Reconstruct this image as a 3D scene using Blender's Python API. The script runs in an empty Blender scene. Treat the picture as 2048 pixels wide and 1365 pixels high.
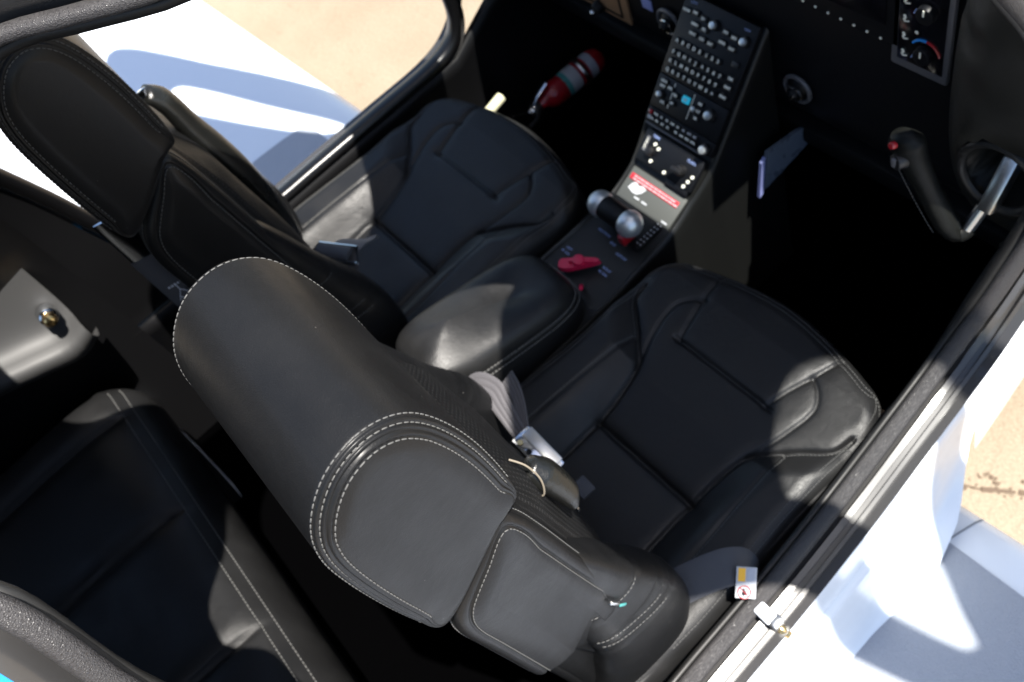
import bpy, bmesh, math, random
import numpy as np
from mathutils import Vector, Matrix
random.seed(4)
S = bpy.context.scene
COL = S.collection

# ------------------------------------------------------------------ camera, world, sun, exposure
SUN_DIR = Vector((0.35, 0.14, 0.93)).normalized()
cam_d = bpy.data.cameras.new('camera'); cam = bpy.data.objects.new('camera', cam_d); COL.objects.link(cam)
RX = Vector((0.6202, 0.7278, -0.2924)); RV = Vector((-0.553, 0.142, -0.821)).normalized()
RX = (RX - RV * RX.dot(RV)).normalized(); RY = (-RV).cross(RX)
cam.matrix_world = Matrix(((RX.x, RY.x, -RV.x, 0.876), (RX.y, RY.y, -RV.y, -0.057), (RX.z, RY.z, -RV.z, 1.271), (0, 0, 0, 1)))
cam_d.sensor_width = 36; cam_d.lens = 36 * 1.896 * 1000 / 2048
cam_d.clip_start = 0.02; cam_d.clip_end = 3000
cam_d.dof.use_dof = True; cam_d.dof.focus_distance = 0.70; cam_d.dof.aperture_fstop = 9.0
S.camera = cam
w = bpy.data.worlds.new('World'); S.world = w; w.use_nodes = True
nt = w.node_tree; nt.nodes.clear()
sky = nt.nodes.new('ShaderNodeTexSky'); sky.sky_type = 'NISHITA'; sky.sun_disc = False
sky.sun_elevation = math.asin(SUN_DIR.z); sky.sun_rotation = math.atan2(SUN_DIR.x, SUN_DIR.y)
bg = nt.nodes.new('ShaderNodeBackground'); bg.inputs['Strength'].default_value = 0.075
wo = nt.nodes.new('ShaderNodeOutputWorld')
nt.links.new(sky.outputs[0], bg.inputs[0]); nt.links.new(bg.outputs[0], wo.inputs[0])
sl = bpy.data.lights.new('sun', 'SUN'); sl.energy = 5.0; sl.angle = math.radians(0.53); sl.color = (1, 0.95, 0.88)
so = bpy.data.objects.new('sun', sl); COL.objects.link(so); so.location = (3, 1, 8)
so.rotation_euler = SUN_DIR.to_track_quat('Z', 'Y').to_euler()
S.view_settings.view_transform = 'Standard'; S.view_settings.look = 'None'
S.view_settings.gamma = 1; S.view_settings.exposure = 1.55
S.render.engine = 'CYCLES'
S.cycles.max_bounces = 8; S.cycles.transparent_max_bounces = 16

# ------------------------------------------------------------------ materials
def mat(name, color, rough=0.5, metal=0.0, spec=0.5, coat=0.0, bump=None, var=0.0, varscale=30, sheen=0.0):
    """bump: list of (type, scale, strength, distance)"""
    m = bpy.data.materials.new(name); m.use_nodes = True
    t = m.node_tree; b = t.nodes['Principled BSDF']
    b.inputs['Base Color'].default_value = (*color, 1)
    b.inputs['Roughness'].default_value = rough; b.inputs['Metallic'].default_value = metal
    b.inputs['Specular IOR Level'].default_value = spec; b.inputs['Coat Weight'].default_value = coat
    b.inputs['Sheen Weight'].default_value = sheen
    tc = t.nodes.new('ShaderNodeTexCoord')
    if var:
        n = t.nodes.new('ShaderNodeTexNoise'); n.inputs['Scale'].default_value = varscale; n.inputs['Detail'].default_value = 6
        t.links.new(tc.outputs['Object'], n.inputs['Vector'])
        r = t.nodes.new('ShaderNodeMapRange'); r.inputs['From Min'].default_value = 0.3; r.inputs['From Max'].default_value = 0.7
        r.inputs['To Min'].default_value = max(0.02, rough - var); r.inputs['To Max'].default_value = min(1, rough + var)
        t.links.new(n.outputs['Fac'], r.inputs['Value']); t.links.new(r.outputs[0], b.inputs['Roughness'])
        mx = t.nodes.new('ShaderNodeMix'); mx.data_type = 'RGBA'
        mx.inputs['A'].default_value = (*[c * (1 - var) for c in color], 1); mx.inputs['B'].default_value = (*[min(1, c * (1 + var)) for c in color], 1)
        t.links.new(n.outputs['Fac'], mx.inputs['Factor']); t.links.new(mx.outputs['Result'], b.inputs['Base Color'])
    prev = None
    for bt in (bump or []):
        kind, sc, st, di = bt
        if kind == 'voronoi':
            n = t.nodes.new('ShaderNodeTexVoronoi'); n.feature = 'DISTANCE_TO_EDGE'; o = n.outputs['Distance']
        else:
            n = t.nodes.new('ShaderNodeTexNoise'); n.inputs['Detail'].default_value = 5; o = n.outputs['Fac']
        n.inputs['Scale'].default_value = sc
        t.links.new(tc.outputs['Object'], n.inputs['Vector'])
        bm_ = t.nodes.new('ShaderNodeBump'); bm_.inputs['Strength'].default_value = st; bm_.inputs['Distance'].default_value = di
        t.links.new(o, bm_.inputs['Height'])
        if prev: t.links.new(prev.outputs[0], bm_.inputs['Normal'])
        prev = bm_
    if prev: t.links.new(prev.outputs[0], b.inputs['Normal'])
    return m

def leather(name, color=(0.0066, 0.0068, 0.0073), rough=0.52, spec=0.15, perf=False, wrinkle=0.35, specks=True):
    m = mat(name, color, rough, spec=spec, bump=[('voronoi', 560, 0.40, 0.0007), ('noise', 110, 0.30, 0.0013), ('noise', 13, wrinkle, 0.0035)], var=0.12, varscale=14)
    t = m.node_tree; b = t.nodes['Principled BSDF']; b.inputs['Coat Weight'].default_value = 0.20 if name == 'black_leather' else 0.0; b.inputs['Coat Roughness'].default_value = 0.27
    src = b.inputs['Base Color'].links[0].from_socket
    tc = t.nodes.new('ShaderNodeTexCoord')
    if specks:   # sparse dust specks lying on the hide
        v = t.nodes.new('ShaderNodeTexVoronoi'); v.inputs['Scale'].default_value = 75; t.links.new(tc.outputs['Object'], v.inputs['Vector'])
        lt = t.nodes.new('ShaderNodeMath'); lt.operation = 'LESS_THAN'; lt.inputs[1].default_value = 0.045
        t.links.new(v.outputs['Distance'], lt.inputs[0])
        sp = t.nodes.new('ShaderNodeSeparateColor'); t.links.new(v.outputs['Color'], sp.inputs[0])
        gt = t.nodes.new('ShaderNodeMath'); gt.operation = 'GREATER_THAN'; gt.inputs[1].default_value = 0.90
        t.links.new(sp.outputs[0], gt.inputs[0])
        mu = t.nodes.new('ShaderNodeMath'); mu.operation = 'MULTIPLY'; t.links.new(lt.outputs[0], mu.inputs[0]); t.links.new(gt.outputs[0], mu.inputs[1])
        mx = t.nodes.new('ShaderNodeMix'); mx.data_type = 'RGBA'; mx.inputs['B'].default_value = (0.16, 0.15, 0.14, 1)
        t.links.new(mu.outputs[0], mx.inputs['Factor']); t.links.new(src, mx.inputs['A']); t.links.new(mx.outputs['Result'], b.inputs['Base Color']); src = mx.outputs['Result']
    if perf:     # punched hole pattern, holes 1.6 mm every 6.5 mm
        mp = t.nodes.new('ShaderNodeMapping'); mp.inputs['Scale'].default_value = (154, 154, 154)
        t.links.new(tc.outputs['Object'], mp.inputs['Vector'])
        sx = t.nodes.new('ShaderNodeSeparateXYZ'); t.links.new(mp.outputs[0], sx.inputs[0])
        def frac(o):
            f = t.nodes.new('ShaderNodeMath'); f.operation = 'FRACT'; t.links.new(o, f.inputs[0])
            s = t.nodes.new('ShaderNodeMath'); s.operation = 'SUBTRACT'; s.inputs[1].default_value = 0.5; t.links.new(f.outputs[0], s.inputs[0])
            p = t.nodes.new('ShaderNodeMath'); p.operation = 'MULTIPLY'; t.links.new(s.outputs[0], p.inputs[0]); t.links.new(s.outputs[0], p.inputs[1]); return p
        other = 'Z' if perf == 'xz' else 'Y'
        a, c = frac(sx.outputs['X']), frac(sx.outputs[other])
        ad = t.nodes.new('ShaderNodeMath'); ad.operation = 'ADD'; t.links.new(a.outputs[0], ad.inputs[0]); t.links.new(c.outputs[0], ad.inputs[1])
        lt = t.nodes.new('ShaderNodeMath'); lt.operation = 'LESS_THAN'; lt.inputs[1].default_value = 0.035; t.links.new(ad.outputs[0], lt.inputs[0])
        mx = t.nodes.new('ShaderNodeMix'); mx.data_type = 'RGBA'; mx.inputs['B'].default_value = (0.028, 0.028, 0.028, 1) if perf == 'xz' else (0.003, 0.003, 0.003, 1)
        t.links.new(lt.outputs[0], mx.inputs['Factor']); t.links.new(src, mx.inputs['A']); t.links.new(mx.outputs['Result'], b.inputs['Base Color'])
    return m

M = {}
M['leather'] = leather('black_leather')
M['leather_perf'] = leather('perforated_black_leather', perf='xz', specks=False)
M['leather_seat'] = leather('black_seat_leather', (0.0092, 0.0092, 0.0094), 0.44, spec=0.30, specks=False, wrinkle=0.25)
M['leather_arm'] = leather('armrest_leather', (0.009, 0.009, 0.0092), 0.44, spec=0.42, specks=False, wrinkle=0.15)
M['leather_gloss'] = leather('glossy_sleeve_leather', (0.007, 0.0072, 0.0065), 0.30, spec=0.5, specks=False, wrinkle=0.9)
M['leather_dome'] = leather('panel_bolster_leather', (0.014, 0.0138, 0.012), 0.4, spec=0.4, specks=False, wrinkle=0.15)
M['leather_dark'] = leather('harness_leather', (0.006, 0.0065, 0.006), 0.36, specks=False, wrinkle=0.8)
M['stitch'] = mat('grey_stitch_thread', (0.085, 0.085, 0.082), 0.7)
M['piping_tan'] = mat('tan_edge_binding', (0.17, 0.145, 0.11), 0.6)
M['plastic'] = mat('black_plastic', (0.0035, 0.0035, 0.004), 0.5, spec=0.25, bump=[('noise', 700, 0.15, 0.0005)])
M['plastic_gloss'] = mat('black_liner_plastic', (0.004, 0.004, 0.0045), 0.3, spec=0.4)
M['plastic_grey'] = mat('dark_grey_trim', (0.012, 0.0118, 0.0115), 0.5, spec=0.35, bump=[('noise', 600, 0.15, 0.0005)], var=0.1, varscale=8)
M['trim_grey'] = mat('charcoal_sidewall_vinyl', (0.033, 0.033, 0.033), 0.55, bump=[('noise', 500, 0.15, 0.0005)])
M['console_paint'] = mat('satin_grey_console_paint', (0.007, 0.0073, 0.007), 0.45, spec=0.35, bump=[('noise', 900, 0.1, 0.0004)])
M['bezel'] = mat('panel_black', (0.0035, 0.004, 0.0055), 0.45, spec=0.3)
M['bezel_edge'] = mat('dark_grey_bezel', (0.13, 0.13, 0.14), 0.4, metal=0.3)
M['key'] = mat('key_cap', (0.007, 0.007, 0.008), 0.45)
M['legend'] = mat('pale_legend', (0.78, 0.78, 0.68), 0.5)
M['legend_blue'] = mat('pale_blue_legend', (0.25, 0.33, 0.6), 0.5)
M['glass_dark'] = mat('dark_display_glass', (0.004, 0.004, 0.006), 0.12)
M['carpet'] = mat('black_carpet', (0.0007, 0.0007, 0.0008), 1.0, spec=0.0, bump=[('noise', 400, 0.8, 0.004)])
M['white'] = mat('white_gloss_paint', (0.77, 0.81, 0.86), 0.22, coat=0.5)
M['blue'] = mat('blue_gloss_paint', (0.012, 0.25, 0.62), 0.25, coat=0.5)
M['grey_gloss'] = mat('grey_gloss_jamb', (0.042, 0.041, 0.041), 0.25, coat=0.3)
M['dark_gloss'] = mat('dark_jamb', (0.03, 0.03, 0.03), 0.3)
M['walkway'] = mat('grey_nonskid_walkway', (0.33, 0.355, 0.40), 0.9, bump=[('noise', 420, 0.7, 0.003)], var=0.16, varscale=420)
M['seal'] = mat('textured_rubber_seal', (0.034, 0.032, 0.0325), 0.55, bump=[('voronoi', 640, 0.8, 0.0014), ('noise', 420, 0.4, 0.0012)], var=0.35, varscale=500)
M['chrome'] = mat('polished_steel', (0.68, 0.70, 0.73), 0.10, metal=1.0)
M['steel'] = mat('brushed_steel', (0.6, 0.6, 0.58), 0.28, metal=1.0)
M['silver'] = mat('satin_silver', (0.62, 0.66, 0.68), 0.33, metal=0.75)
M['brass'] = mat('brass', (0.75, 0.5, 0.22), 0.18, metal=1.0)
M['tan_reflection'] = mat('painted_tan_reflection', (0.30, 0.17, 0.09), 0.5, metal=0.3)  # tan ground reflected in a screen, put into the colour
M['webbing'] = mat('grey_belt_webbing', (0.062, 0.059, 0.065), 0.75, bump=[('noise', 500, 0.4, 0.001)], sheen=0.2)
M['webbing_dark'] = mat('charcoal_belt_webbing', (0.035, 0.037, 0.045), 0.75, bump=[('noise', 500, 0.4, 0.001)])
M['red'] = mat('red_enamel', (0.30, 0.005, 0.012), 0.35, coat=0.3)
M['red_knob'] = mat('crimson_plastic', (0.52, 0.01, 0.055), 0.4)
M['red_label'] = mat('red_placard', (0.42, 0.018, 0.03), 0.5)
M['white_label'] = mat('white_label', (0.42, 0.43, 0.45), 0.5)
M['yellow'] = mat('amber_label', (0.80, 0.42, 0.02), 0.5)
M['grey_label'] = mat('grey_print', (0.35, 0.37, 0.42), 0.5)
M['teal'] = mat('green_label', (0.05, 0.25, 0.24), 0.5)
M['lavender'] = mat('lavender_sticker', (0.25, 0.28, 0.55), 0.5)
M['card_blue'] = mat('blue_card_cover', (0.13, 0.155, 0.20), 0.4, var=0.25, varscale=40)
M['cyan'] = mat('cyan_key', (0.03, 0.42, 0.6), 0.4)
_c = M['cyan'].node_tree.nodes['Principled BSDF']; _c.inputs['Emission Color'].default_value = (0.02, 0.5, 0.75, 1); _c.inputs['Emission Strength'].default_value = 0.12   # backlit key
M['gauge_blue'] = mat('gauge_blue', (0.0, 0.22, 0.65), 0.5)
M['cream'] = mat('cream_plastic', (0.55, 0.53, 0.36), 0.45)
M['wood_tan'] = mat('tan_trim_strip', (0.19, 0.125, 0.075), 0.55, var=0.2, varscale=60)
M['soil'] = mat('dark_crack_soil', (0.10, 0.07, 0.048), 0.9)
M['navy'] = mat('navy_paint', (0.03, 0.04, 0.09), 0.3)
# clear acrylic that lets the sun through
g = bpy.data.materials.new('clear_acrylic'); g.use_nodes = True; t = g.node_tree; t.nodes.clear()
o_ = t.nodes.new('ShaderNodeOutputMaterial'); tr = t.nodes.new('ShaderNodeBsdfTransparent'); tr.inputs[0].default_value = (0.88, 0.9, 0.9, 1)
gl = t.nodes.new('ShaderNodeBsdfGlossy'); gl.inputs['Roughness'].default_value = 0.03
mx = t.nodes.new('ShaderNodeMixShader'); mx.inputs[0].default_value = 0.05
t.links.new(tr.outputs[0], mx.inputs[1]); t.links.new(gl.outputs[0], mx.inputs[2]); t.links.new(mx.outputs[0], o_.inputs[0])
M['acrylic'] = g
# concrete apron
def apron_mat():
    m = mat('tan_concrete', (0.26, 0.2, 0.13), 0.9, bump=[('noise', 60, 0.5, 0.01), ('noise', 9, 0.4, 0.02)])
    t = m.node_tree; b = t.nodes['Principled BSDF']; tc = t.nodes.new('ShaderNodeTexCoord')
    n = t.nodes.new('ShaderNodeTexNoise'); n.inputs['Scale'].default_value = 1.3; n.inputs['Detail'].default_value = 9; n.inputs['Roughness'].default_value = 0.65
    t.links.new(tc.outputs['Object'], n.inputs['Vector'])
    cr = t.nodes.new('ShaderNodeValToRGB'); cr.color_ramp.elements[0].position = 0.3; cr.color_ramp.elements[0].color = (0.20, 0.158, 0.108, 1)
    cr.color_ramp.elements[1].position = 0.72; cr.color_ramp.elements[1].color = (0.27, 0.222, 0.162, 1)
    t.links.new(n.outputs['Fac'], cr.inputs[0])
    n2 = t.nodes.new('ShaderNodeTexNoise'); n2.inputs['Scale'].default_value = 22; n2.inputs['Detail'].default_value = 4
    t.links.new(tc.outputs['Object'], n2.inputs['Vector'])
    r2 = t.nodes.new('ShaderNodeValToRGB'); r2.color_ramp.elements[0].position = 0.26; r2.color_ramp.elements[0].color = (0.16, 0.10, 0.06, 1)
    r2.color_ramp.elements[1].position = 0.36; r2.color_ramp.elements[1].color = (1, 1, 1, 1)
    t.links.new(n2.outputs['Fac'], r2.inputs[0])
    mx = t.nodes.new('ShaderNodeMix'); mx.data_type = 'RGBA'; mx.blend_type = 'MULTIPLY'; mx.inputs['Factor'].default_value = 0.12
    t.links.new(cr.outputs[0], mx.inputs['A']); t.links.new(r2.outputs[0], mx.inputs['B'])
    n3 = t.nodes.new('ShaderNodeTexNoise'); n3.inputs['Scale'].default_value = 160; n3.inputs['Detail'].default_value = 3; t.links.new(tc.outputs['Object'], n3.inputs['Vector'])
    r3 = t.nodes.new('ShaderNodeMapRange'); r3.inputs['From Min'].default_value = 0.3; r3.inputs['From Max'].default_value = 0.7; r3.inputs['To Min'].default_value = 0.72; r3.inputs['To Max'].default_value = 1.12
    t.links.new(n3.outputs['Fac'], r3.inputs['Value'])
    m3 = t.nodes.new('ShaderNodeMix'); m3.data_type = 'RGBA'; m3.blend_type = 'MULTIPLY'; m3.inputs['Factor'].default_value = 1.0
    t.links.new(mx.outputs['Result'], m3.inputs['A']); t.links.new(r3.outputs[0], m3.inputs['B']); t.links.new(m3.outputs['Result'], b.inputs['Base Color'])
    return m
M['apron'] = apron_mat()

# ------------------------------------------------------------------ helpers
def new_obj(name, verts, faces, m, parent=None, smooth=True, mats=None, fm=None):
    me = bpy.data.meshes.new(name); me.from_pydata([tuple(v) for v in verts], [], faces)
    for mm in (mats or [m]): me.materials.append(mm)
    if fm: me.polygons.foreach_set('material_index', fm)
    me.polygons.foreach_set('use_smooth', [smooth] * len(me.polygons)); me.update()
    o = bpy.data.objects.new(name, me); COL.objects.link(o)
    if parent: o.parent = parent
    return o
def thing(name, label, cat, loc=(0, 0, 0), group=None):
    o = bpy.data.objects.new(name, None); COL.objects.link(o); o.location = loc
    o['label'] = label; o['category'] = cat
    if group: o['group'] = group
    return o
class MB:
    def __init__(s): s.v = []; s.f = []; s.m = []; s.mats = []
    def mi(s, m):
        if m not in s.mats: s.mats.append(m)
        return s.mats.index(m)
    def add(s, V, F, m):
        o = len(s.v); s.v += [tuple(x) for x in V]; s.f += [tuple(i + o for i in f) for f in F]; s.m += [s.mi(m)] * len(F)
    def bm(s, bm_, m):
        bm_.verts.index_update()
        s.add([v.co[:] for v in bm_.verts], [[v.index for v in f.verts] for f in bm_.faces], m); bm_.free()
    def box(s, c, d, m, bev=0.0, rot=None, seg=2):
        b = bmesh.new(); bmesh.ops.create_cube(b, size=1)
        for v in b.verts: v.co = Vector((v.co.x * d[0], v.co.y * d[1], v.co.z * d[2]))
        if bev: bmesh.ops.bevel(b, geom=b.edges[:], offset=bev, segments=seg, affect='EDGES', profile=0.5)
        Mx = Matrix.Translation(Vector(c)) @ (rot.to_4x4() if rot is not None else Matrix())
        bmesh.ops.transform(b, matrix=Mx, verts=b.verts); s.bm(b, m)
    def cyl(s, p0, p1, r0, r1, m, n=24, bev=0.0):
        p0, p1 = Vector(p0), Vector(p1); d = p1 - p0
        b = bmesh.new(); bmesh.ops.create_cone(b, cap_ends=True, segments=n, radius1=r0, radius2=r1, depth=d.length)
        if bev:
            ed = [e for e in b.edges if abs(e.verts[0].co.z - e.verts[1].co.z) < 1e-6]
            bmesh.ops.bevel(b, geom=ed, offset=bev, segments=2, affect='EDGES', profile=0.5)
        q = d.to_track_quat('Z', 'Y').to_matrix().to_4x4()
        bmesh.ops.transform(b, matrix=Matrix.Translation((p0 + p1) / 2) @ q, verts=b.verts); s.bm(b, m)
    def sphere(s, c, r, m, sc=(1, 1, 1), rot=None, n=20):
        b = bmesh.new(); bmesh.ops.create_uvsphere(b, u_segments=n, v_segments=n // 2 + 2, radius=r)
        for v in b.verts: v.co = Vector((v.co.x * sc[0], v.co.y * sc[1], v.co.z * sc[2]))
        Mx = Matrix.Translation(Vector(c)) @ (rot.to_4x4() if rot is not None else Matrix())
        bmesh.ops.transform(b, matrix=Mx, verts=b.verts); s.bm(b, m)
    def tube(s, pts, r, m, n=10, closed=False, flat=None):
        """flat: (a, b, up) elliptical section"""
        P = [Vector(p) for p in pts]; V = []; F = []; N = len(P)
        up0 = Vector(flat[2]) if flat else Vector((0.31, 0.17, 0.93))
        for i, p in enumerate(P):
            tq = (P[(i + 1) % N] - P[i - 1]) if closed else (P[min(i + 1, N - 1)] - P[max(i - 1, 0)])
            tq.normalize(); a = tq.cross(up0)
            a.normalize(); b_ = a.cross(tq)
            ra, rb = (flat[0], flat[1]) if flat else (r, r)
            if callable(ra): ra = ra(i / (N - 1))
            if callable(rb): rb = rb(i / (N - 1))
            if callable(r) and not flat: ra = rb = r(i / (N - 1))
            for k in range(n):
                an = 2 * math.pi * k / n; V.append(p + a * (ra * math.cos(an)) + b_ * (rb * math.sin(an)))
        for i in range(N if closed else N - 1):
            j = (i + 1) % N
            for k in range(n):
                F.append((i * n + k, i * n + (k + 1) % n, j * n + (k + 1) % n, j * n + k))
        if not closed: F += [tuple(range(n - 1, -1, -1)), tuple((N - 1) * n + k for k in range(n))]
        s.add(V, F, m)
    def text(s, body, size, Mx, m, ext=0.0002, bold=0.0):
        c = bpy.data.curves.new('txt', 'FONT'); c.body = body; c.size = size; c.align_x = 'CENTER'; c.align_y = 'CENTER'
        c.extrude = ext; c.offset = bold; c.resolution_u = 2
        o = bpy.data.objects.new('txt', c); COL.objects.link(o)
        me = bpy.data.meshes.new_from_object(o.evaluated_get(bpy.context.evaluated_depsgraph_get()))
        s.add([Mx @ v.co for v in me.vertices], [tuple(p.vertices) for p in me.polygons], m)
        bpy.data.objects.remove(o); bpy.data.curves.remove(c); bpy.data.meshes.remove(me)
    def build(s, name, parent=None, smooth=True, sharp=35):
        o = new_obj(name, s.v, s.f, None, parent, smooth, s.mats, s.m)
        if smooth: o.data.set_sharp_from_angle(angle=math.radians(sharp))
        return o
def stuff_structure(o, kind): o['kind'] = kind; return o
def cr(P, n, closed=False):
    """Catmull-Rom resample to n points evenly by length"""
    P = np.array(P, float); N = len(P); out = []
    rng = range(N if closed else N - 1)
    for i in rng:
        if closed: a, b, c, d = P[i - 1], P[i], P[(i + 1) % N], P[(i + 2) % N]
        else: a, b, c, d = P[max(i - 1, 0)], P[i], P[i + 1], P[min(i + 2, N - 1)]
        for t in np.linspace(0, 1, 24, endpoint=False):
            out.append(0.5 * ((2 * b) + (-a + c) * t + (2 * a - 5 * b + 4 * c - d) * t * t + (-a + 3 * b - 3 * c + d) * t ** 3))
    out.append(P[0] if closed else P[-1]); out = np.array(out)
    L = np.r_[0, np.cumsum(np.linalg.norm(np.diff(out, axis=0), axis=1))]
    q = np.linspace(0, L[-1], n + 1)[:-1] if closed else np.linspace(0, L[-1], n)
    return np.stack([np.interp(q, L, out[:, k]) for k in range(P.shape[1])], 1)
def smooth(a, b, x):
    t = np.clip((x - a) / (b - a), 0, 1); return t * t * (3 - 2 * t)
def stitches(mb, pts, m, length=0.0044, gap=0.0011, r=0.0006, normal=None):
    r *= .85
    """thread dashes along a 3-D polyline; each dash a small six-sided capsule"""
    P = np.array(pts, float); seg = np.linalg.norm(np.diff(P, axis=0), axis=1); L = np.r_[0, np.cumsum(seg)]
    q = 0.0
    l0 = length
    while q + length < L[-1]:
        length = l0 * random.uniform(.86, 1.12)
        a = [np.interp(q, L, P[:, k]) for k in range(3)]; b = [np.interp(q + length, L, P[:, k]) for k in range(3)]
        a, b = Vector(a), Vector(b); d = (b - a)
        if d.length > 1e-5:
            d.normalize(); u = d.cross(Vector((0.3, 0.5, 0.81))).normalized(); v = d.cross(u)
            V = []; prof = [(0.0, 0.35), (0.2, 1), (0.8, 1), (1.0, 0.35)]
            for f_, s_ in prof:
                c = a.lerp(b, f_)
                for k in range(5):
                    an = k * 2 * math.pi / 5; V.append(c + (u * math.cos(an) + v * math.sin(an)) * r * s_)
            F = [(i * 5 + k, i * 5 + (k + 1) % 5, (i + 1) * 5 + (k + 1) % 5, (i + 1) * 5 + k) for i in range(3) for k in range(5)]
            F += [tuple(range(4, -1, -1)), tuple(range(15, 20))]
            mb.add(V, F, m)
        q += length + gap * random.uniform(.8, 1.3)
def strap_mesh(mb, path, half, up, m, ribs=4, n=60):
    P = cr(path, n); up = Vector(up); W = 25; V = []
    for i in range(n):
        p = Vector(P[i]); t_ = (Vector(P[min(i + 1, n - 1)]) - Vector(P[max(i - 1, 0)])).normalized(); a = t_.cross(up).normalized(); b_ = a.cross(t_)
        hw_ = half(i / (n - 1)) if callable(half) else half
        for sd in (1, -1):
            for k in range(W):
                q = -1 + 2 * k / (W - 1); q *= sd
                V.append(p + a * (hw_ * q) + b_ * (sd * (0.0006 + 0.0011 * abs(math.sin(math.pi * ribs * (q + 1) / 2)))))
    R_ = 2 * W
    F = [(i * R_ + k, i * R_ + (k + 1) % R_, (i + 1) * R_ + (k + 1) % R_, (i + 1) * R_ + k) for i in range(n - 1) for k in range(R_)] + [tuple(range(R_)), tuple((n - 1) * R_ + k for k in range(R_))]
    mb.add(V, F, m)
def rotz(a): return Matrix.Rotation(a, 3, 'Z')

def pillow(name, prof, hw, m, parent, r=0.022, groove=(), stitch_s=(), stitch_ok=None, N=180, nmid=14, dome=0.004, rfun=None, mid=None, puff=None, sname='stitching', slen=0.0046, two_sided_stitch=True, sr=0.0007):
    """closed yz profile swept along local x from -hw to +hw with rolled ends; groove: (arc distance from roll start, depth, sigma)"""
    P = cr(prof, N, True)
    nx = np.roll(P, -1, 0) - np.roll(P, 1, 0); nrm = np.stack([nx[:, 1], -nx[:, 0]], 1); nrm /= np.linalg.norm(nrm, axis=1)[:, None]
    ctr = P.mean(0)
    if ((P - ctr) * nrm).sum() < 0: nrm = -nrm
    T = np.array([mid(p) for p in P]) if mid else np.repeat(ctr[None], N, 0)
    toT = T - P; dT = np.linalg.norm(toT, axis=1)
    rr = np.array([rfun(p) for p in P]) if rfun else np.full(N, r)
    rings = []     # (x, Y, Z)
    H = np.array([hw(p) if callable(hw) else hw for p in P])
    def ringset(s):
        # s : arc distance measured from the start of the roll, in metres for a radius r
        q = r * math.pi / 2
        if s < 0: th = 0; ins = 0; x = H - rr + s
        elif s <= q:
            th = s / r; ins = rr * (1 - math.cos(th)); x = H - rr + rr * math.sin(th)
        else:
            th = math.pi / 2; e = s - q; k = np.clip(e / 0.045, 0, 1) * .55
            ins = rr + (dT - rr) * k * 1.0; x = H + dome * np.sin(np.pi / 2 * np.clip(e / 0.03, 0, 1))
        gd = sum(d * math.exp(-((s - g0) / sg) ** 2) for g0, d, sg in groove)
        pos = P + toT / dT[:, None] * np.reshape(ins, (-1, 1)) if np.ndim(ins) else P
        pos = pos - nrm * (gd * math.cos(th)); x = x - gd * math.sin(th)
        return x * np.ones(N), pos
    smax = r * math.pi / 2 + 0.045
    ss = [-x for x in np.linspace(0, 0.05, 12)[::-1]] + list(np.arange(0.0012, r * math.pi / 2 + 0.036, 0.0012)) 
    ss += list(np.linspace(ss[-1] + 0.003, smax, 8))
    right = [ringset(s) for s in ss]
    xin = float(np.min(H)) - r - 0.05
    V = []; nr = 0
    mids = [(-xin + 2 * xin * k / nmid) for k in range(1, nmid)]
    seq = [(-x, p) for x, p in right[::-1]] + [(np.full(N, xm), P) for xm in mids] + right
    for x, p in seq:
        pp = p
        for i in range(N):
            V.append((x[i], pp[i, 0], pp[i, 1]))
        nr += 1
    if puff is not None: V = [puff(*v) for v in V]
    F = []
    for j in range(nr - 1):
        for i in range(N):
            k = (i + 1) % N; F.append((j * N + i, j * N + k, (j + 1) * N + k, (j + 1) * N + i))
    F += [tuple(range(N)), tuple((nr - 1) * N + i for i in range(N))]
    o = new_obj(name, V, F, m, parent)
    bm_ = bmesh.new(); bm_.from_mesh(o.data); bmesh.ops.recalc_face_normals(bm_, faces=bm_.faces); bm_.to_mesh(o.data); bm_.free()
    o.data.polygons.foreach_set('use_smooth', [True] * len(o.data.polygons))
    mb = MB()
    for s in stitch_s:
        for sg in ((1, -1) if two_sided_stitch else (1,)):
            x, p = ringset(s)
            q = r * math.pi / 2; th = min(max(s / r, 0), math.pi / 2)
            line = []; runs = []
            for i in list(range(N)) + [0]:
                if stitch_ok is None or stitch_ok(P[i]):
                    off = nrm[i] * (0.0004 * math.cos(th))
                    v = (sg * (x[i] + 0.0004 * math.sin(th)), p[i, 0] + off[0], p[i, 1] + off[1])
                    line.append(puff(*v) if puff is not None else v)
                elif line: runs.append(line); line = []
            if line: runs.append(line)
            if len(runs) > 1 and stitch_ok is not None and stitch_ok(P[0]): runs[0] = runs.pop() + runs[0]
            for l in runs: stitches(mb, l, M['stitch'], length=slen, r=sr)
    if mb.f: mb.build(sname, o, sharp=80)
    return o

# ------------------------------------------------------------------ ground
def quad_sheet(name, x0, x1, y0, y1, z, m):
    o = new_obj(name, [(x0, y0, z), (x1, y0, z), (x1, y1, z), (x0, y1, z)], [(0, 1, 2, 3)], m, smooth=False); return o
apron = quad_sheet('ground', -800, 800, -800, 800, -1.2, M['apron']); apron['kind'] = 'structure'
jb = MB()
for (a, b_) in [((-6, 3.2), (6, 3.55)), ((1.45, -6), (1.15, 6)), ((-3.4, -6), (-3.9, 6))]:
    a, b_ = Vector((*a, -1.196)), Vector((*b_, -1.196)); d = (b_ - a).normalized().cross(Vector((0, 0, 1))) * 0.006
    jb.add([a - d, b_ - d, b_ + d, a + d], [(0, 1, 2, 3)], mat('joint_filler', (0.16, 0.1, 0.06), 0.9))
j = jb.build('pavement_joints', smooth=False); j['kind'] = 'structure'

# ------------------------------------------------------------------ aircraft
AC = thing('light_aircraft', 'white low wing light aircraft with blue stripe and both cabin doors open', 'aircraft', (0, 0, 0))

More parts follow.
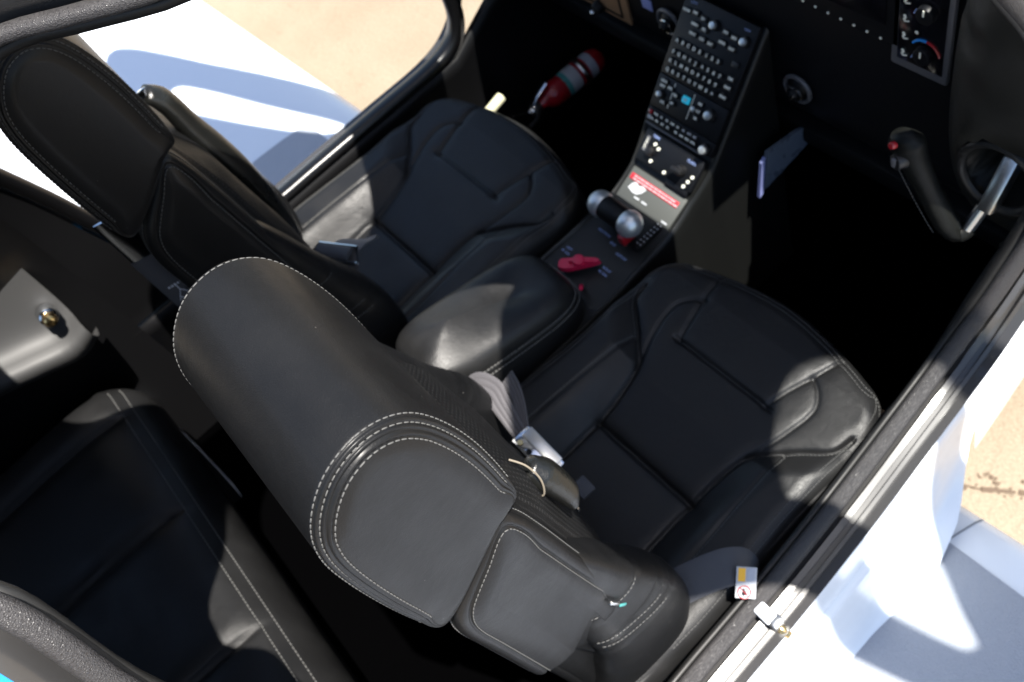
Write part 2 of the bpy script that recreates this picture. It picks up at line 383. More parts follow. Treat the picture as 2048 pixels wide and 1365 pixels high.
# door opening rings: (point, outward direction w); unseen roof edges shaped to place the sun patches
ringR = [((0.590, 0.02, 0.012), (1, -.05, -.2)), ((0.582, 0.15, 0.015), (1, 0, -.2)), ((0.570, 0.29, 0.018), (1, 0, -.2)), ((0.556, 0.42, 0.022), (1, 0, -.2)),
         ((0.548, 0.51, 0.035), (1, .15, -.15)), ((0.550, 0.56, 0.075), (.9, .4, -.05)), ((0.560, 0.605, 0.15), (.75, .65, 0)), ((0.568, 0.655, 0.26), (.7, .7, .05)),
         ((0.555, 0.67, 0.38), (.7, .7, .1)), ((0.53, 0.645, 0.50), (.6, .75, .2)), ((0.495, 0.60, 0.60), (.5, .75, .3)), ((0.46, 0.54, 0.71), (.5, .7, .4)), ((0.425, 0.46, 0.80), (.2, .5, .8)),
         ((0.36, 0.40, 0.85), (-.1, .2, 1)), ((0.27, 0.33, 0.885), (-.25, 0, 1)), ((0.225, 0.22, 0.90), (-.3, 0, 1)), ((0.235, 0.10, 0.910), (-.3, 0, 1)), ((0.210, 0.025, 0.910), (-.3, 0, 1)), ((0.163, -.033, 0.910), (-.3, 0, 1)),
         ((0.117, -.090, 0.910), (-.3, -.1, 1)), ((0.105, -.15, 0.902), (-.3, -.2, 1)), ((0.15, -.21, 0.90), (-.25, -.3, 1)), ((0.265, -.265, 0.885), (-.05, -.6, .85)), ((0.335, -.335, 0.87), (.15, -.8, .6)),
         ((0.395, -.355, 0.845), (.3, -.85, .35)), ((0.455, -.312, 0.80), (.45, -.9, .05)), ((0.50, -.315, 0.66), (.45, -.9, 0)), ((0.55, -.285, 0.42), (.5, -.85, 0)), ((0.585, -.25, 0.2), (.6, -.8, 0)),
         ((0.60, -.18, 0.07), (.8, -.55, -.1)), ((0.598, -.08, 0.02), (.95, -.25, -.2))]
ringL = [((-0.600, 0.05, 0.012), (-1, -.05, -.2)), ((-0.600, 0.17, 0.012), (-1, 0, -.2)), ((-0.600, 0.33, 0.012), (-1, 0, -.2)), ((-0.600, 0.46, 0.012), (-1, 0, -.2)),
         ((-0.600, 0.525, 0.028), (-1, .15, -.15)), ((-0.600, 0.56, 0.075), (-.9, .4, -.05)), ((-0.600, 0.572, 0.16), (-.75, .65, 0)), ((-0.59, 0.578, 0.28), (-.7, .7, .05)),
         ((-0.55, 0.59, 0.45), (-.7, .7, .1)), ((-0.51, 0.59, 0.6), (-.6, .75, .2)), ((-0.47, 0.56, 0.72), (-.5, .7, .4)), ((-0.42, 0.49, 0.81), (-.2, .5, .8)),
         ((-0.36, 0.41, 0.85), (.1, .2, 1)), ((-0.20, 0.37, 0.88), (.25, 0, 1)), ((-0.05, 0.29, 0.90), (.3, 0, 1)), ((-0.035, 0.16, 0.904), (.3, 0, 1)),
         ((-0.075, -.04, 0.904), (.3, -.1, 1)), ((-0.09, -.25, 0.90), (.25, -.2, 1)), ((-0.13, -.35, 0.89), (.05, -.6, .85)), ((-0.25, -.40, 0.86), (-.15, -.8, .6)),
         ((-0.40, -.38, 0.80), (-.35, -.85, .3)), ((-0.47, -.325, 0.72), (-.45, -.9, .05)), ((-0.56, -.285, 0.5), (-.45, -.9, 0)), ((-0.597, -.245, 0.33), (-.5, -.85, 0)), ((-0.60, -.20, 0.16), (-.6, -.8, 0)),
         ((-0.602, -.13, 0.06), (-.8, -.55, -.1)), ((-0.602, -.04, 0.02), (-.95, -.25, -.2))]
def ring_frames(ring, n=260):
    P = cr([a + b for a, b in ring], n, True); out = []
    for i in range(n):
        p = Vector(P[i, :3]); wv = Vector(P[i, 3:]); t_ = Vector(P[(i + 1) % n, :3]) - Vector(P[i - 1, :3]); t_.normalize()
        wv = (wv - t_ * wv.dot(t_)).normalized(); h = wv.cross(t_)
        if ring is ringL: h = -h
        out.append((p, wv, h))
    return out
FR, FL = ring_frames(ringR), ring_frames(ringL)
def sweep(name, F_, sec, m, parent, closed_sec=False):
    V = []; n = len(F_)
    for p, wv, h in F_:
        sc_ = sec(p) if callable(sec) else sec; k = len(sc_)
        for (a, b) in sc_: V.append(p + wv * a + h * b)
    Fc = []
    for i in range(n):
        j = (i + 1) % n
        for q in range(k if closed_sec else k - 1):
            r_ = (q + 1) % k; Fc.append((i * k + q, i * k + r_, j * k + r_, j * k + q))
    o = new_obj(name, V, Fc, m, parent)
    b = bmesh.new(); b.from_mesh(o.data); bmesh.ops.recalc_face_normals(b, faces=b.faces); b.to_mesh(o.data); b.free()
    o.data.polygons.foreach_set('use_smooth', [True] * len(o.data.polygons)); o.data.set_sharp_from_angle(angle=math.radians(40))
    return o
def ell(cx, cy, a, b, n=20): return [(cx + a * math.copysign(abs(math.cos(t)) ** .75, math.cos(t)), cy + b * math.copysign(abs(math.sin(t)) ** .75, math.sin(t))) for t in [2 * math.pi * i / n for i in range(n)]]
for F_, nm in ((FR, 'right'), (FL, 'left')):
    def trim_sec(p):
        f = float(smooth(.30, .04, p.z)); return ell(-0.010 - .005 * f, -0.016, 0.006, 0.008 + .008 * f)
    if nm == 'left':   # the left opening is seen from inside, over its broad black liner edge
        trim_sec = lambda p: ell(-0.006, -0.002 + .002, 0.019, 0.0135) if p.z < .8 else ell(-0.010, -0.016, 0.006, 0.008)
    fr = sweep('door_frame', F_, trim_sec, M['plastic_grey'] if nm == 'right' else M['plastic_gloss'], AC, True)
    sweep('door_seal', F_, lambda p: ell(0.003 * float(smooth(.84, .89, p.z)), -0.002, 0.0112 - .0016 * float(smooth(.3, .5, p.z)) - .0032 * float(smooth(.84, .89, p.z)), 0.0105 - .001 * float(smooth(.84, .89, p.z))), M['seal'], fr, True)
    sweep('door_jamb', F_, lambda p: [(-0.016, -0.02), (0.012, -0.013), (0.018, -0.006), (0.024, -0.004), (0.028, -0.003), (0.030, -0.003), (0.0302, -0.003), (0.0304, -0.0031), (0.0306, -0.0035), (0.0308, -0.005), (0.031, -0.008), (0.031, -0.03)] if p.z > .25 else [(-0.016, -0.02), (0.015, -0.012), (0.017, -0.003), (0.025, -0.004), (0.026, -0.010), (0.032, -0.010), (0.033, -0.003), (0.038, -0.003), (0.040, -0.008), (0.046, -0.006), (0.052, -0.004), (0.052, -0.03)], M['grey_gloss'], fr)

# roof shell between the two openings, then aft over the baggage area, forward to the windscreen top
def roof():
    iR = [i for i, (p, w_, h) in enumerate(FR) if p.z > 0.78]; iL = [i for i, (p, w_, h) in enumerate(FL) if p.z > 0.78]
    def edge(F_, y):
        c = [(p + w_ * 0.045 + h * -0.006) for p, w_, h in F_ if p.z > 0.77]
        c.sort(key=lambda q: q.y)
        return c
    def interp(c, y):
        ys = [q.y for q in c]; return Vector([np.interp(y, ys, [q[k] for q in c]) for k in range(3)])
    cR, cL = edge(FR, 0), edge(FL, 0)
    V = []; nx = 28; ys = np.linspace(-0.44, 0.60, 60)
    for y in ys:
        a = interp(cL, max(y, cL[0].y)); b = interp(cR, max(y, cR[0].y)); a.y = b.y = y
        for i in range(nx + 1):
            t_ = i / nx; p = a.lerp(b, t_); p.z += 0.045 * (1 - (2 * t_ - 1) ** 2) ; V.append(p)
    n1 = len(ys)
    F = [(j * (nx + 1) + i, j * (nx + 1) + i + 1, (j + 1) * (nx + 1) + i + 1, (j + 1) * (nx + 1) + i) for j in range(n1 - 1) for i in range(nx)]
    o = new_obj('roof', V, F, M['white'], AC)
    md = o.modifiers.new('s', 'SOLIDIFY'); md.thickness = 0.03; md.offset = -1
    return o
roof()
# aft fuselage: loft of sections from behind the doors to the tail
def aft():
    V = []; ys = [-0.40, -0.6, -1.0, -1.6, -2.4, -3.6]; n = 48
    prm = [(0.625, 0.955, -0.40), (0.62, 0.965, -0.42), (0.58, 0.94, -0.42), (0.48, 0.84, -0.36), (0.34, 0.70, -0.2), (0.16, 0.5, 0.0)]
    for y, (hwid, top, bot) in zip(ys, prm):
        zc = 0.12
        for i in range(n):
            t_ = 2 * math.pi * i / n; c, s_ = math.cos(t_), math.sin(t_)
            e = 0.62
            x = hwid * math.copysign(abs(c) ** e, c); z = zc + (top - zc if s_ > 0 else zc - bot) * math.copysign(abs(s_) ** 0.8, s_)
            if z > 0.2: x *= 1 - 0.33 * ((z - 0.2) / 0.75) ** 1.3
            V.append((x, y, z))
    F = []; fm = []
    for j in range(len(ys) - 1):
        for i in range(n):
            k = (i + 1) % n; zz = sum(V[q][2] for q in (j * n + i, j * n + k)) / 2
            # side windows left open for the glazing
            if j in (1,) and 0.36 < zz < 0.74: continue
            F.append((j * n + i, j * n + k, (j + 1) * n + k, (j + 1) * n + i)); fm.append(1 if zz > -0.1 and zz < 0.86 and j == 0 else 0)
    o = new_obj('aft_fuselage', V, F, None, AC, True, [M['white'], M['blue'], M['plastic'], M['plastic']], fm)
    md = o.modifiers.new('s', 'SOLIDIFY'); md.thickness = 0.02; md.offset = -1; md.material_offset = 2
    Fw = [(1 * n + i, 1 * n + (i + 1) % n, 2 * n + (i + 1) % n, 2 * n + i) for i in range(n) if 0.36 < (V[n + i][2] + V[n + (i + 1) % n][2]) / 2 < 0.74]
    new_obj('side_window', V, Fw, M['acrylic'], o)
aft()
# lower fuselage flanks from the door sill down to the wing root, with the fairing crease
def flank(sg):
    V = []; ys = np.linspace(-0.42, 1.6, 70); k = 0
    sec = [(-0.002, -0.012), (0.006, -0.016), (0.010, -0.03), (0.014, -0.075), (0.017, -0.098), (0.025, -0.106), (0.029, -0.125), (0.034, -0.16), (0.043, -0.205), (0.058, -0.236), (0.090, -0.254)]
    S2 = cr(sec, 40)
    for y in ys:
        x0 = (0.622 - 0.085 * (y - 0.1) - 0.034 * float(smooth(.28, .52, y))) if sg > 0 else 0.638
        if y > 0.55: x0 -= 0.10 * (y - 0.55) ** 1.5
        flare = 1 - float(smooth(.44, .62, y))
        ry = 0.5 if sg > 0 else 0.70
        rise = 0.0 if y < ry else 0.35 * min(1, (y - ry) / 0.3)
        for (a, b) in S2:
            a2 = a if b > -0.13 else 0.029 + (a - 0.029) * flare
            zz = b if b > -0.1 else b
            if b > -0.022: zz = b + rise
            V.append((sg * (x0 + a2), y, zz if flare > 0 or b > -0.13 else zz - (1 - flare) * 0.15))
    m_ = len(S2)
    F = [(j * m_ + i, j * m_ + i + 1, (j + 1) * m_ + i + 1, (j + 1) * m_ + i) for j in range(len(ys) - 1) for i in range(m_ - 1)]
    fm = [1 if (sum(V[q][2] for q in f) / 4 > 0.04 and V[f[0]][1] > 0.5 and sg > 0 and sum(V[q][2] for q in f) / 4 > .17) else 0 for f in F]
    o = new_obj('fuselage_flank', V, F, None, AC, True, [M['white'], M['blue']], fm)
    o.data.set_sharp_from_angle(angle=math.radians(30)); return o
flank(1); flank(-1)
# engine cowling ahead of the windscreen, out to the spinner
def cowl():
    V = []; ys = [0.95, 1.3, 1.8, 2.3, 2.45]; prm = [(0.56, 0.46, -0.45), (0.53, 0.40, -0.45), (0.45, 0.30, -0.38), (0.30, 0.18, -0.25), (0.18, 0.1, -0.15)]; n = 40
    for y, (hh, tp, bt) in zip(ys, prm):
        for i in range(n):
            t_ = 2 * math.pi * i / n; c, s_ = math.cos(t_), math.sin(t_)
            V.append((hh * math.copysign(abs(c) ** .7, c), y, (tp if s_ > 0 else -bt) * math.copysign(abs(s_) ** .8, s_)))
    F = [(j * n + i, j * n + (i + 1) % n, (j + 1) * n + (i + 1) % n, (j + 1) * n + i) for j in range(len(ys) - 1) for i in range(n)]
    F.append(tuple((len(ys) - 1) * n + i for i in range(n)))
    o = new_obj('engine_cowling', V, F, M['white'], AC); return o
cowl()
# wings
def wing(sg):
    V = []; xs = np.linspace(0.60, 5.2, 40); nseg = 44
    for x in xs:
        X = sg * x; le = 0.468 + 0.067 * X; chord = 1.22 - 0.11 * (x - 0.6); zb = -0.240 + 0.075 * (x - 0.6) * 0.6
        if sg < 0: zb -= 0.0
        for i in range(nseg):
            # closed airfoil loop, upper surface first from trailing edge
            u = i / (nseg // 2); up = u <= 1; q = (1 - math.cos(math.pi * (u if up else u - 1))) / 2; c = 1 - q if up else q
            th = 0.14 * 5 * (0.2969 * math.sqrt(max(c, 0)) - 0.126 * c - 0.3516 * c * c + 0.2843 * c ** 3 - 0.1036 * c ** 4)
            z = zb - 0.075 * chord + (th if up else -th * 0.7) * chord * 1.0
            V.append((X, le - c * chord, z))
    F = [(j * nseg + i, j * nseg + (i + 1) % nseg, (j + 1) * nseg + (i + 1) % nseg, (j + 1) * nseg + i) for j in range(len(xs) - 1) for i in range(nseg)]
    F.append(tuple((len(xs) - 1) * nseg + i for i in range(nseg)))
    o = new_obj('wing', V, F, M['white'], AC)
    b = bmesh.new(); b.from_mesh(o.data); bmesh.ops.recalc_face_normals(b, faces=b.faces); b.to_mesh(o.data); b.free()
    o.data.polygons.foreach_set('use_smooth', [True] * len(o.data.polygons)); return o
WR = wing(1); WL = wing(-1)
def upper(o):
    from mathutils.bvhtree import BVHTree
    return BVHTree.FromPolygons([v.co.copy() for v in o.data.vertices], [tuple(p.vertices) for p in o.data.polygons])
for W_, (x0, x1, y0, y1) in ((WR, (0.652, 1.75, -0.75, 0.43)), (WL, (-1.03, -0.66, -0.75, 0.27))):  # right strip widened outboard, unseen, to dim what the headrest reflects
    tree = upper(W_); V = []; nx, ny = 24, 60
    for j in range(ny + 1):
        for i in range(nx + 1):
            x = x0 + (x1 - x0) * i / nx; y = y0 + (y1 - y0) * j / ny
            h = tree.ray_cast(Vector((x, y, 2)), Vector((0, 0, -1)))[0]
            V.append((x, y, (h.z if h else -0.3) + 0.004))
    F = [(j * (nx + 1) + i, j * (nx + 1) + i + 1, (j + 1) * (nx + 1) + i + 1, (j + 1) * (nx + 1) + i) for j in range(ny) for i in range(nx)]
    new_obj('walkway_strip', V, F, M['walkway'], W_)

def grid_obj(name, fn, nu, nv, m, parent, thick=0.0):
    V = [fn(i / nu, j / nv) for j in range(nv + 1) for i in range(nu + 1)]
    F = [(j * (nu + 1) + i, j * (nu + 1) + i + 1, (j + 1) * (nu + 1) + i + 1, (j + 1) * (nu + 1) + i) for j in range(nv) for i in range(nu)]
    o = new_obj(name, V, F, m, parent)
    if thick:
        md = o.modifiers.new('s', 'SOLIDIFY'); md.thickness = thick
    return o
tree = upper(WR); V = []
for q_ in np.linspace(0, 1, 14):
    for dx_ in (-.0014, .0014):
        x, y = .656 + .012 * q_ + dx_, .43 + .085 * q_; h = tree.ray_cast(Vector((x, y, 2)), Vector((0, 0, -1)))[0]
        if h: V.append((x, y, h.z + .002))
new_obj('skin_joint', V, [(2 * i, 2 * i + 1, 2 * i + 3, 2 * i + 2) for i in range(len(V) // 2 - 1)], mat('joint_sealant', (0.2, 0.22, 0.25), 0.7), WR)
# the two doors, swung up and out, with window and rim; unseen, outlines shaped for the shade they cast
def door(outline, hole, zf, name):
    b = bmesh.new()
    ov = [b.verts.new((x, y, zf(x, y))) for x, y in outline]; hv = [b.verts.new((x, y, zf(x, y))) for x, y in hole]
    eo = [b.edges.new((ov[i], ov[(i + 1) % len(ov)])) for i in range(len(ov))]; eh = [b.edges.new((hv[i], hv[(i + 1) % len(hv)])) for i in range(len(hv))]
    bmesh.ops.triangle_fill(b, edges=eo + eh, use_beauty=True)
    b.verts.index_update()
    V = [v.co[:] for v in b.verts]; F = [[v.index for v in f.verts] for f in b.faces]; b.free()
    o = new_obj('cabin_door', V, F, M['white'], AC, smooth=False)
    md = o.modifiers.new('s', 'SOLIDIFY'); md.thickness = 0.035; md.offset = 0
    w_ = new_obj('window_pane', [(x, y, zf(x, y)) for x, y in hole], [tuple(range(len(hole)))], M['acrylic'], o, smooth=False)
    return o
door(cr([(.42, .47), (.425, .37), (.525, .285), (.80, .16), (.98, .22), (1.11, .37), (1.41, .48), (1.72, .62), (1.66, .84), (1.25, .80), (.97, .755), (.74, .68), (.56, .60)], 90, True).tolist(),
     cr([(.876, .585), (1.0, .455), (1.09, .49), (1.27, .525), (1.44, .575), (1.385, .615), (1.24, .69), (1.08, .72), (.95, .69)], 60, True).tolist(), lambda x, y: 1.2 + 0.3 * (x - 0.5), 'right')
door(cr([(-1.25, .265), (-.92, .43), (-.55, .62), (-.42, .74), (-.33, .62), (-.36, .42), (-.5, .22), (-.8, .14), (-1.1, .17)], 90, True).tolist(),
     cr([(-.95, .31), (-.67, .435), (-.47, .525), (-.50, .46), (-.70, .345), (-.90, .26)], 50, True).tolist(), lambda x, y: 1.0 + 0.15 * (-x - 0.3), 'left')
ds_ = MB(); ds_.cyl((.47, .64, .70), (.68, .80, 1.245), .011, .011, M['plastic_grey'], 16); ds_.cyl((.56, .71, .93), (.68, .80, 1.245), .007, .007, M['steel'], 16); ds_.build('door_strut', AC)
ds_ = MB(); ds_.cyl((-.48, .64, .72), (-.52, .58, 1.02), .011, .011, M['plastic_grey'], 16); ds_.build('door_strut', AC)
# quarter panels closing the body between the rear door posts and the aft fuselage, with a dark liner inside
def body_x(z): return 0.60 * (1 - (0.33 * ((z - 0.2) / 0.75) ** 1.3 if z > 0.2 else 0))
for sg, F_ in ((1, FR), (-1, FL)):
    seg = [(p, w_, h) for p, w_, h in F_ if p.y < -0.02 and 0.0 < p.z < 0.86 and abs(p.x) > .2]
    seg.sort(key=lambda q: q[0].z)
    for nm, off, hh, dx, yb_, mm in (('quarter_panel', .030, -.006, 0.012, -.37, 'blue'), ('rear_liner', -.004, -.02, -0.02, -.43, 'plastic')):
        V = []; 
        for p, w_, h in seg:
            a = p + w_ * off + h * hh; b_ = Vector((sg * max(body_x(p.z) + dx, .2), min(yb_ - .05, a.y - .02), p.z))
            for t_ in np.linspace(0, 1, 8): V.append(a.lerp(b_, t_))
        new_obj(nm, V, [(j * 8 + i, j * 8 + i + 1, (j + 1) * 8 + i + 1, (j + 1) * 8 + i) for j in range(len(seg) - 1) for i in range(7)], M[mm], AC)
    grid_obj('rear_liner', lambda u, v: (sg * (body_x(-.34 + .72 * v) - .022), -.30 - 1.0 * u, -.34 + .72 * v), 8, 12, M['plastic'], AC)
# cabin tub: floor, side liners, forward and aft bulkheads, glareshield
grid_obj('cabin_floor', lambda u, v: ((-0.61 + (1.22 if v < .68 else 1.12) * u), -1.5 + 2.7 * v, -0.335), 4, 24, M['carpet'], AC, 0.02)
grid_obj('side_liner', lambda u, v: (0.553 + 0.02 * math.sin(v * 3) - 0.03 * u, -0.32 + 1.4 * u, -0.34 + (0.34 + (0 if u < .6 else .3 * (u - .6) / .4)) * v), 20, 10, M['plastic'], AC, 0.015)
grid_obj('side_liner', lambda u, v: (-0.575 - 0.02 * math.sin(v * 3), -0.32 + 1.4 * u, -0.34 + (0.34 + (0 if u < .6 else .3 * (u - .6) / .4)) * v), 20, 10, M['plastic'], AC, 0.015)
grid_obj('bulkhead', lambda u, v: (-0.6 + 1.2 * u, 1.08, -0.36 + 0.85 * v), 4, 4, M['plastic'], AC, 0.02)
grid_obj('aft_bulkhead', lambda u, v: (-0.6 + 1.2 * u, -1.35, -0.36 + 1.15 * v), 4, 4, M['plastic'], AC, 0.02)
grid_obj('glareshield', lambda u, v: (-0.53 + 0.80 * u, 0.64 + 0.37 * v, 0.50 - 0.06 * (1.5 * u - 1) ** 2 - 0.03 * v), 16, 10, M['plastic'], AC, 0.03)
# seat rail trim showing tan beside the right seat
tb = MB(); tb.tube(cr([(0.560, .10, -0.04), (0.556, 0.2, -0.028), (0.545, 0.28, -0.03), (0.541, 0.34, -0.022), (0.533, 0.41, -0.025), (.527, .45, -.03)], 40), 0, M['wood_tan'], 10, flat=(lambda q: .009 + .003 * math.sin(q * 23), 0.02, (1, 0, 0.3))); tb.build('sill_trim_strip', AC)
# rear left sidewall: moulded ledge with brass knob
def ledge():
    V = []; pts = cr([(-0.50, -0.345, 0.165), (-0.50, -0.39, 0.15), (-0.51, -0.46, 0.165), (-0.53, -0.60, 0.19), (-0.54, -0.95, 0.21)], 40)
    sec = [(-0.085, 0.20), (-0.07, 0.12), (-0.05, 0.045), (-0.03, 0.012), (0.0, 0.0), (0.010, -0.010), (0.008, -0.03), (-0.02, -0.06), (-0.06, -0.075)]
    S2 = cr(sec, 30)
    for p in pts:
        for a, b in S2: V.append((p[0] + a, p[1], p[2] + b))
    k = len(S2); F = [(j * k + i, j * k + i + 1, (j + 1) * k + i + 1, (j + 1) * k + i) for j in range(len(pts) - 1) for i in range(k - 1)]
    return new_obj('rear_sidewall', V, F, M['trim_grey'], AC)
lg = ledge()
kb = MB(); kb.cyl((-0.545, -0.375, 0.195), (-0.515, -0.372, 0.205), 0.017, 0.016, M['chrome'], 28, 0.002); kb.cyl((-0.53, -0.374, 0.200), (-0.498, -0.371, 0.210), 0.0125, 0.0115, M['brass'], 28, 0.003)
kb.build('air_nozzle', lg)
ov = MB(); ov.sphere((-0.565, -0.47, 0.31), 0.05, M['plastic'], (0.35, 1.1, 1.3)); ov.build('speaker_recess', lg)
# right sill door striker
st = MB(); st.box((0.602, 0.116, 0.018), (0.026, 0.018, 0.009), M['white'], 0.003, Matrix.Rotation(0.15, 3, 'Y')); st.box((0.618, 0.118, 0.010), (0.014, 0.018, 0.02), M['steel'], 0.003)
st.cyl((0.622, 0.118, -0.002), (0.637, 0.120, -0.008), 0.007, 0.005, M['brass'], 16, 0.001); st.build('door_striker', AC)

def screen():
    V = []; nu, nv = 20, 10
    for j in range(nv + 1):
        for i in range(nu + 1):
            u = -1 + 2 * i / nu; t_ = j / nv
            hw_ = .40 + .12 * t_; y = .60 + .42 * t_ - .06 * u * u; z = .885 - .40 * t_ - .06 * u * u + .05 * math.sin(math.pi * t_)
            V.append((u * hw_, y, z))
    o = new_obj('windscreen', V, [(j * (nu + 1) + i, j * (nu + 1) + i + 1, (j + 1) * (nu + 1) + i + 1, (j + 1) * (nu + 1) + i) for j in range(nv) for i in range(nu)], M['acrylic'], AC)
screen()
hj = MB(); hj.cyl((.523, .675, .128), (.533, .668, .098), .010, .010, M['steel'], 20, .001); hj.cyl((.533, .668, .098), (.537, .665, .086), .012, .009, M['chrome'], 20, .002); hj.build('headset_jack', AC)
ck = MB(); random.seed(11)
pth = [(.35, .80), (.42, .845), (.455, .858), (.50, .885), (.56, .93), (.66, .99), (.8, 1.04)]
for q0, q1 in zip(pth[:-1], pth[1:]):
    for k_ in range(3):
        a_ = Vector((*q0, -1.1975)).lerp(Vector((*q1, -1.1975)), k_ / 3); b_ = Vector((*q0, -1.1975)).lerp(Vector((*q1, -1.1975)), (k_ + 1.05) / 3)
        ck.tube([a_ + Vector((random.uniform(-.006, .006), random.uniform(-.006, .006), 0)), b_], 0, M['soil'], 6, flat=(random.uniform(.002, .008), .0015, (0, 0, 1)))
for k_ in range(60):
    c_ = Vector((random.uniform(.42, .62), 0, -1.199)); c_.y = .60 + c_.x * .56 + random.uniform(-.01, .06); r_ = random.uniform(.0012, .0048)
    ck.sphere(c_, r_, M['soil'] if random.random() < .6 else M['apron'], (random.uniform(.8, 1.6), random.uniform(.7, 1.3), .5), rotz(random.uniform(0, 3)), 8)
ck_ = ck.build('pavement_crack'); ck_['kind'] = 'structure'
# ------------------------------------------------------------------ front seats
SEAMS = [([(-.098, .338), (.092, .338)], 0.006), ([(-.116, .46), (-.110, .415), (-.094, .352), (-.089, .338)], 0.006), ([(.116, .46), (.104, .415), (.090, .372), (.082, .338)], 0.006),
         ([(-.100, .163), (.100, .163)], 0.010)]
for sg in (-1, 1):
    SEAMS.append(([(sg * .203, .375), (sg * .196, .345), (sg * .165, .318), (sg * .135, .290), (sg * .1125, .265), (sg * .102, .215), (sg * .099, .165), (sg * .1, .08), (sg * .11, -.05)], 0.009))
    SEAMS.append(([(sg * .106, .412), (sg * .125, .398), (sg * .138, .372), (sg * .13, .32), (sg * .1125, .265)], 0.005))
SEAMS.append(([(.15, .30), (.157, .2), (.165, .08), (.17, -.05)], 0.003)); SEAMS.append(([(-.15, .30), (-.157, .2), (-.165, .08), (-.17, -.05)], 0.003))
SEAMS = [(cr(p, 60), d) for p, d in SEAMS]
CW, CY0, CR_ = 0.225, -0.09, 0.034
def cw(y): return CW + 0.016 * smooth(.26, .04, y)
def yfront(x): return 0.492 - 0.55 * np.abs(x) ** 1.7 * 1.2
def cz(x, y):
    """cushion height at arrays x, y (seat-local)"""
    centre = np.interp(y, [-.1, .05, .165, .26, .34, .42, .5], [-.038, -.030, -.025, -.006, .006, .012, .008])
    outer = np.interp(y, [-.1, .0, .2, .34, .42, .5], [.0, .012, .016, .016, .014, .008])
    inner_edge = np.interp(y, [-.1, .165, .265, .345, .5], [.11, .099, .1125, .196, .30])
    z = centre + (outer - centre) * smooth(-.008, .060, np.abs(x) - inner_edge)
    z = z + 0.002 * np.exp(-((np.abs(x) - inner_edge - .04) / .03) ** 2) * (y < .36)
    for P, d in SEAMS:
        dd = np.full(np.shape(x), 1e9)
        for a, b in zip(P[:-1], P[1:]):
            ab = b - a; L2 = ab @ ab + 1e-12
            t_ = np.clip(((x - a[0]) * ab[0] + (y - a[1]) * ab[1]) / L2, 0, 1)
            dd = np.minimum(dd, (x - a[0] - t_ * ab[0]) ** 2 + (y - a[1] - t_ * ab[1]) ** 2)
        dd = np.sqrt(dd)
        z = z - d * 0.8 * np.exp(-(dd / 0.0032) ** 2) - d * 0.30 * np.exp(-(dd / 0.011) ** 2)
    dx = cw(y) - np.abs(x); dy = yfront(x) - y
    # rounded plan corner
    rc = 0.055
    ex = np.clip(rc - dx, 0, None); ey = np.clip(rc - dy, 0, None)
    d = np.where((ex > 0) & (ey > 0), rc - np.hypot(ex, ey), np.minimum(dx, dy))
    e = np.clip(CR_ - d, 0, CR_)
    z = z - (CR_ - np.sqrt(np.maximum(CR_ ** 2 - e ** 2, 0)))
    return z, d
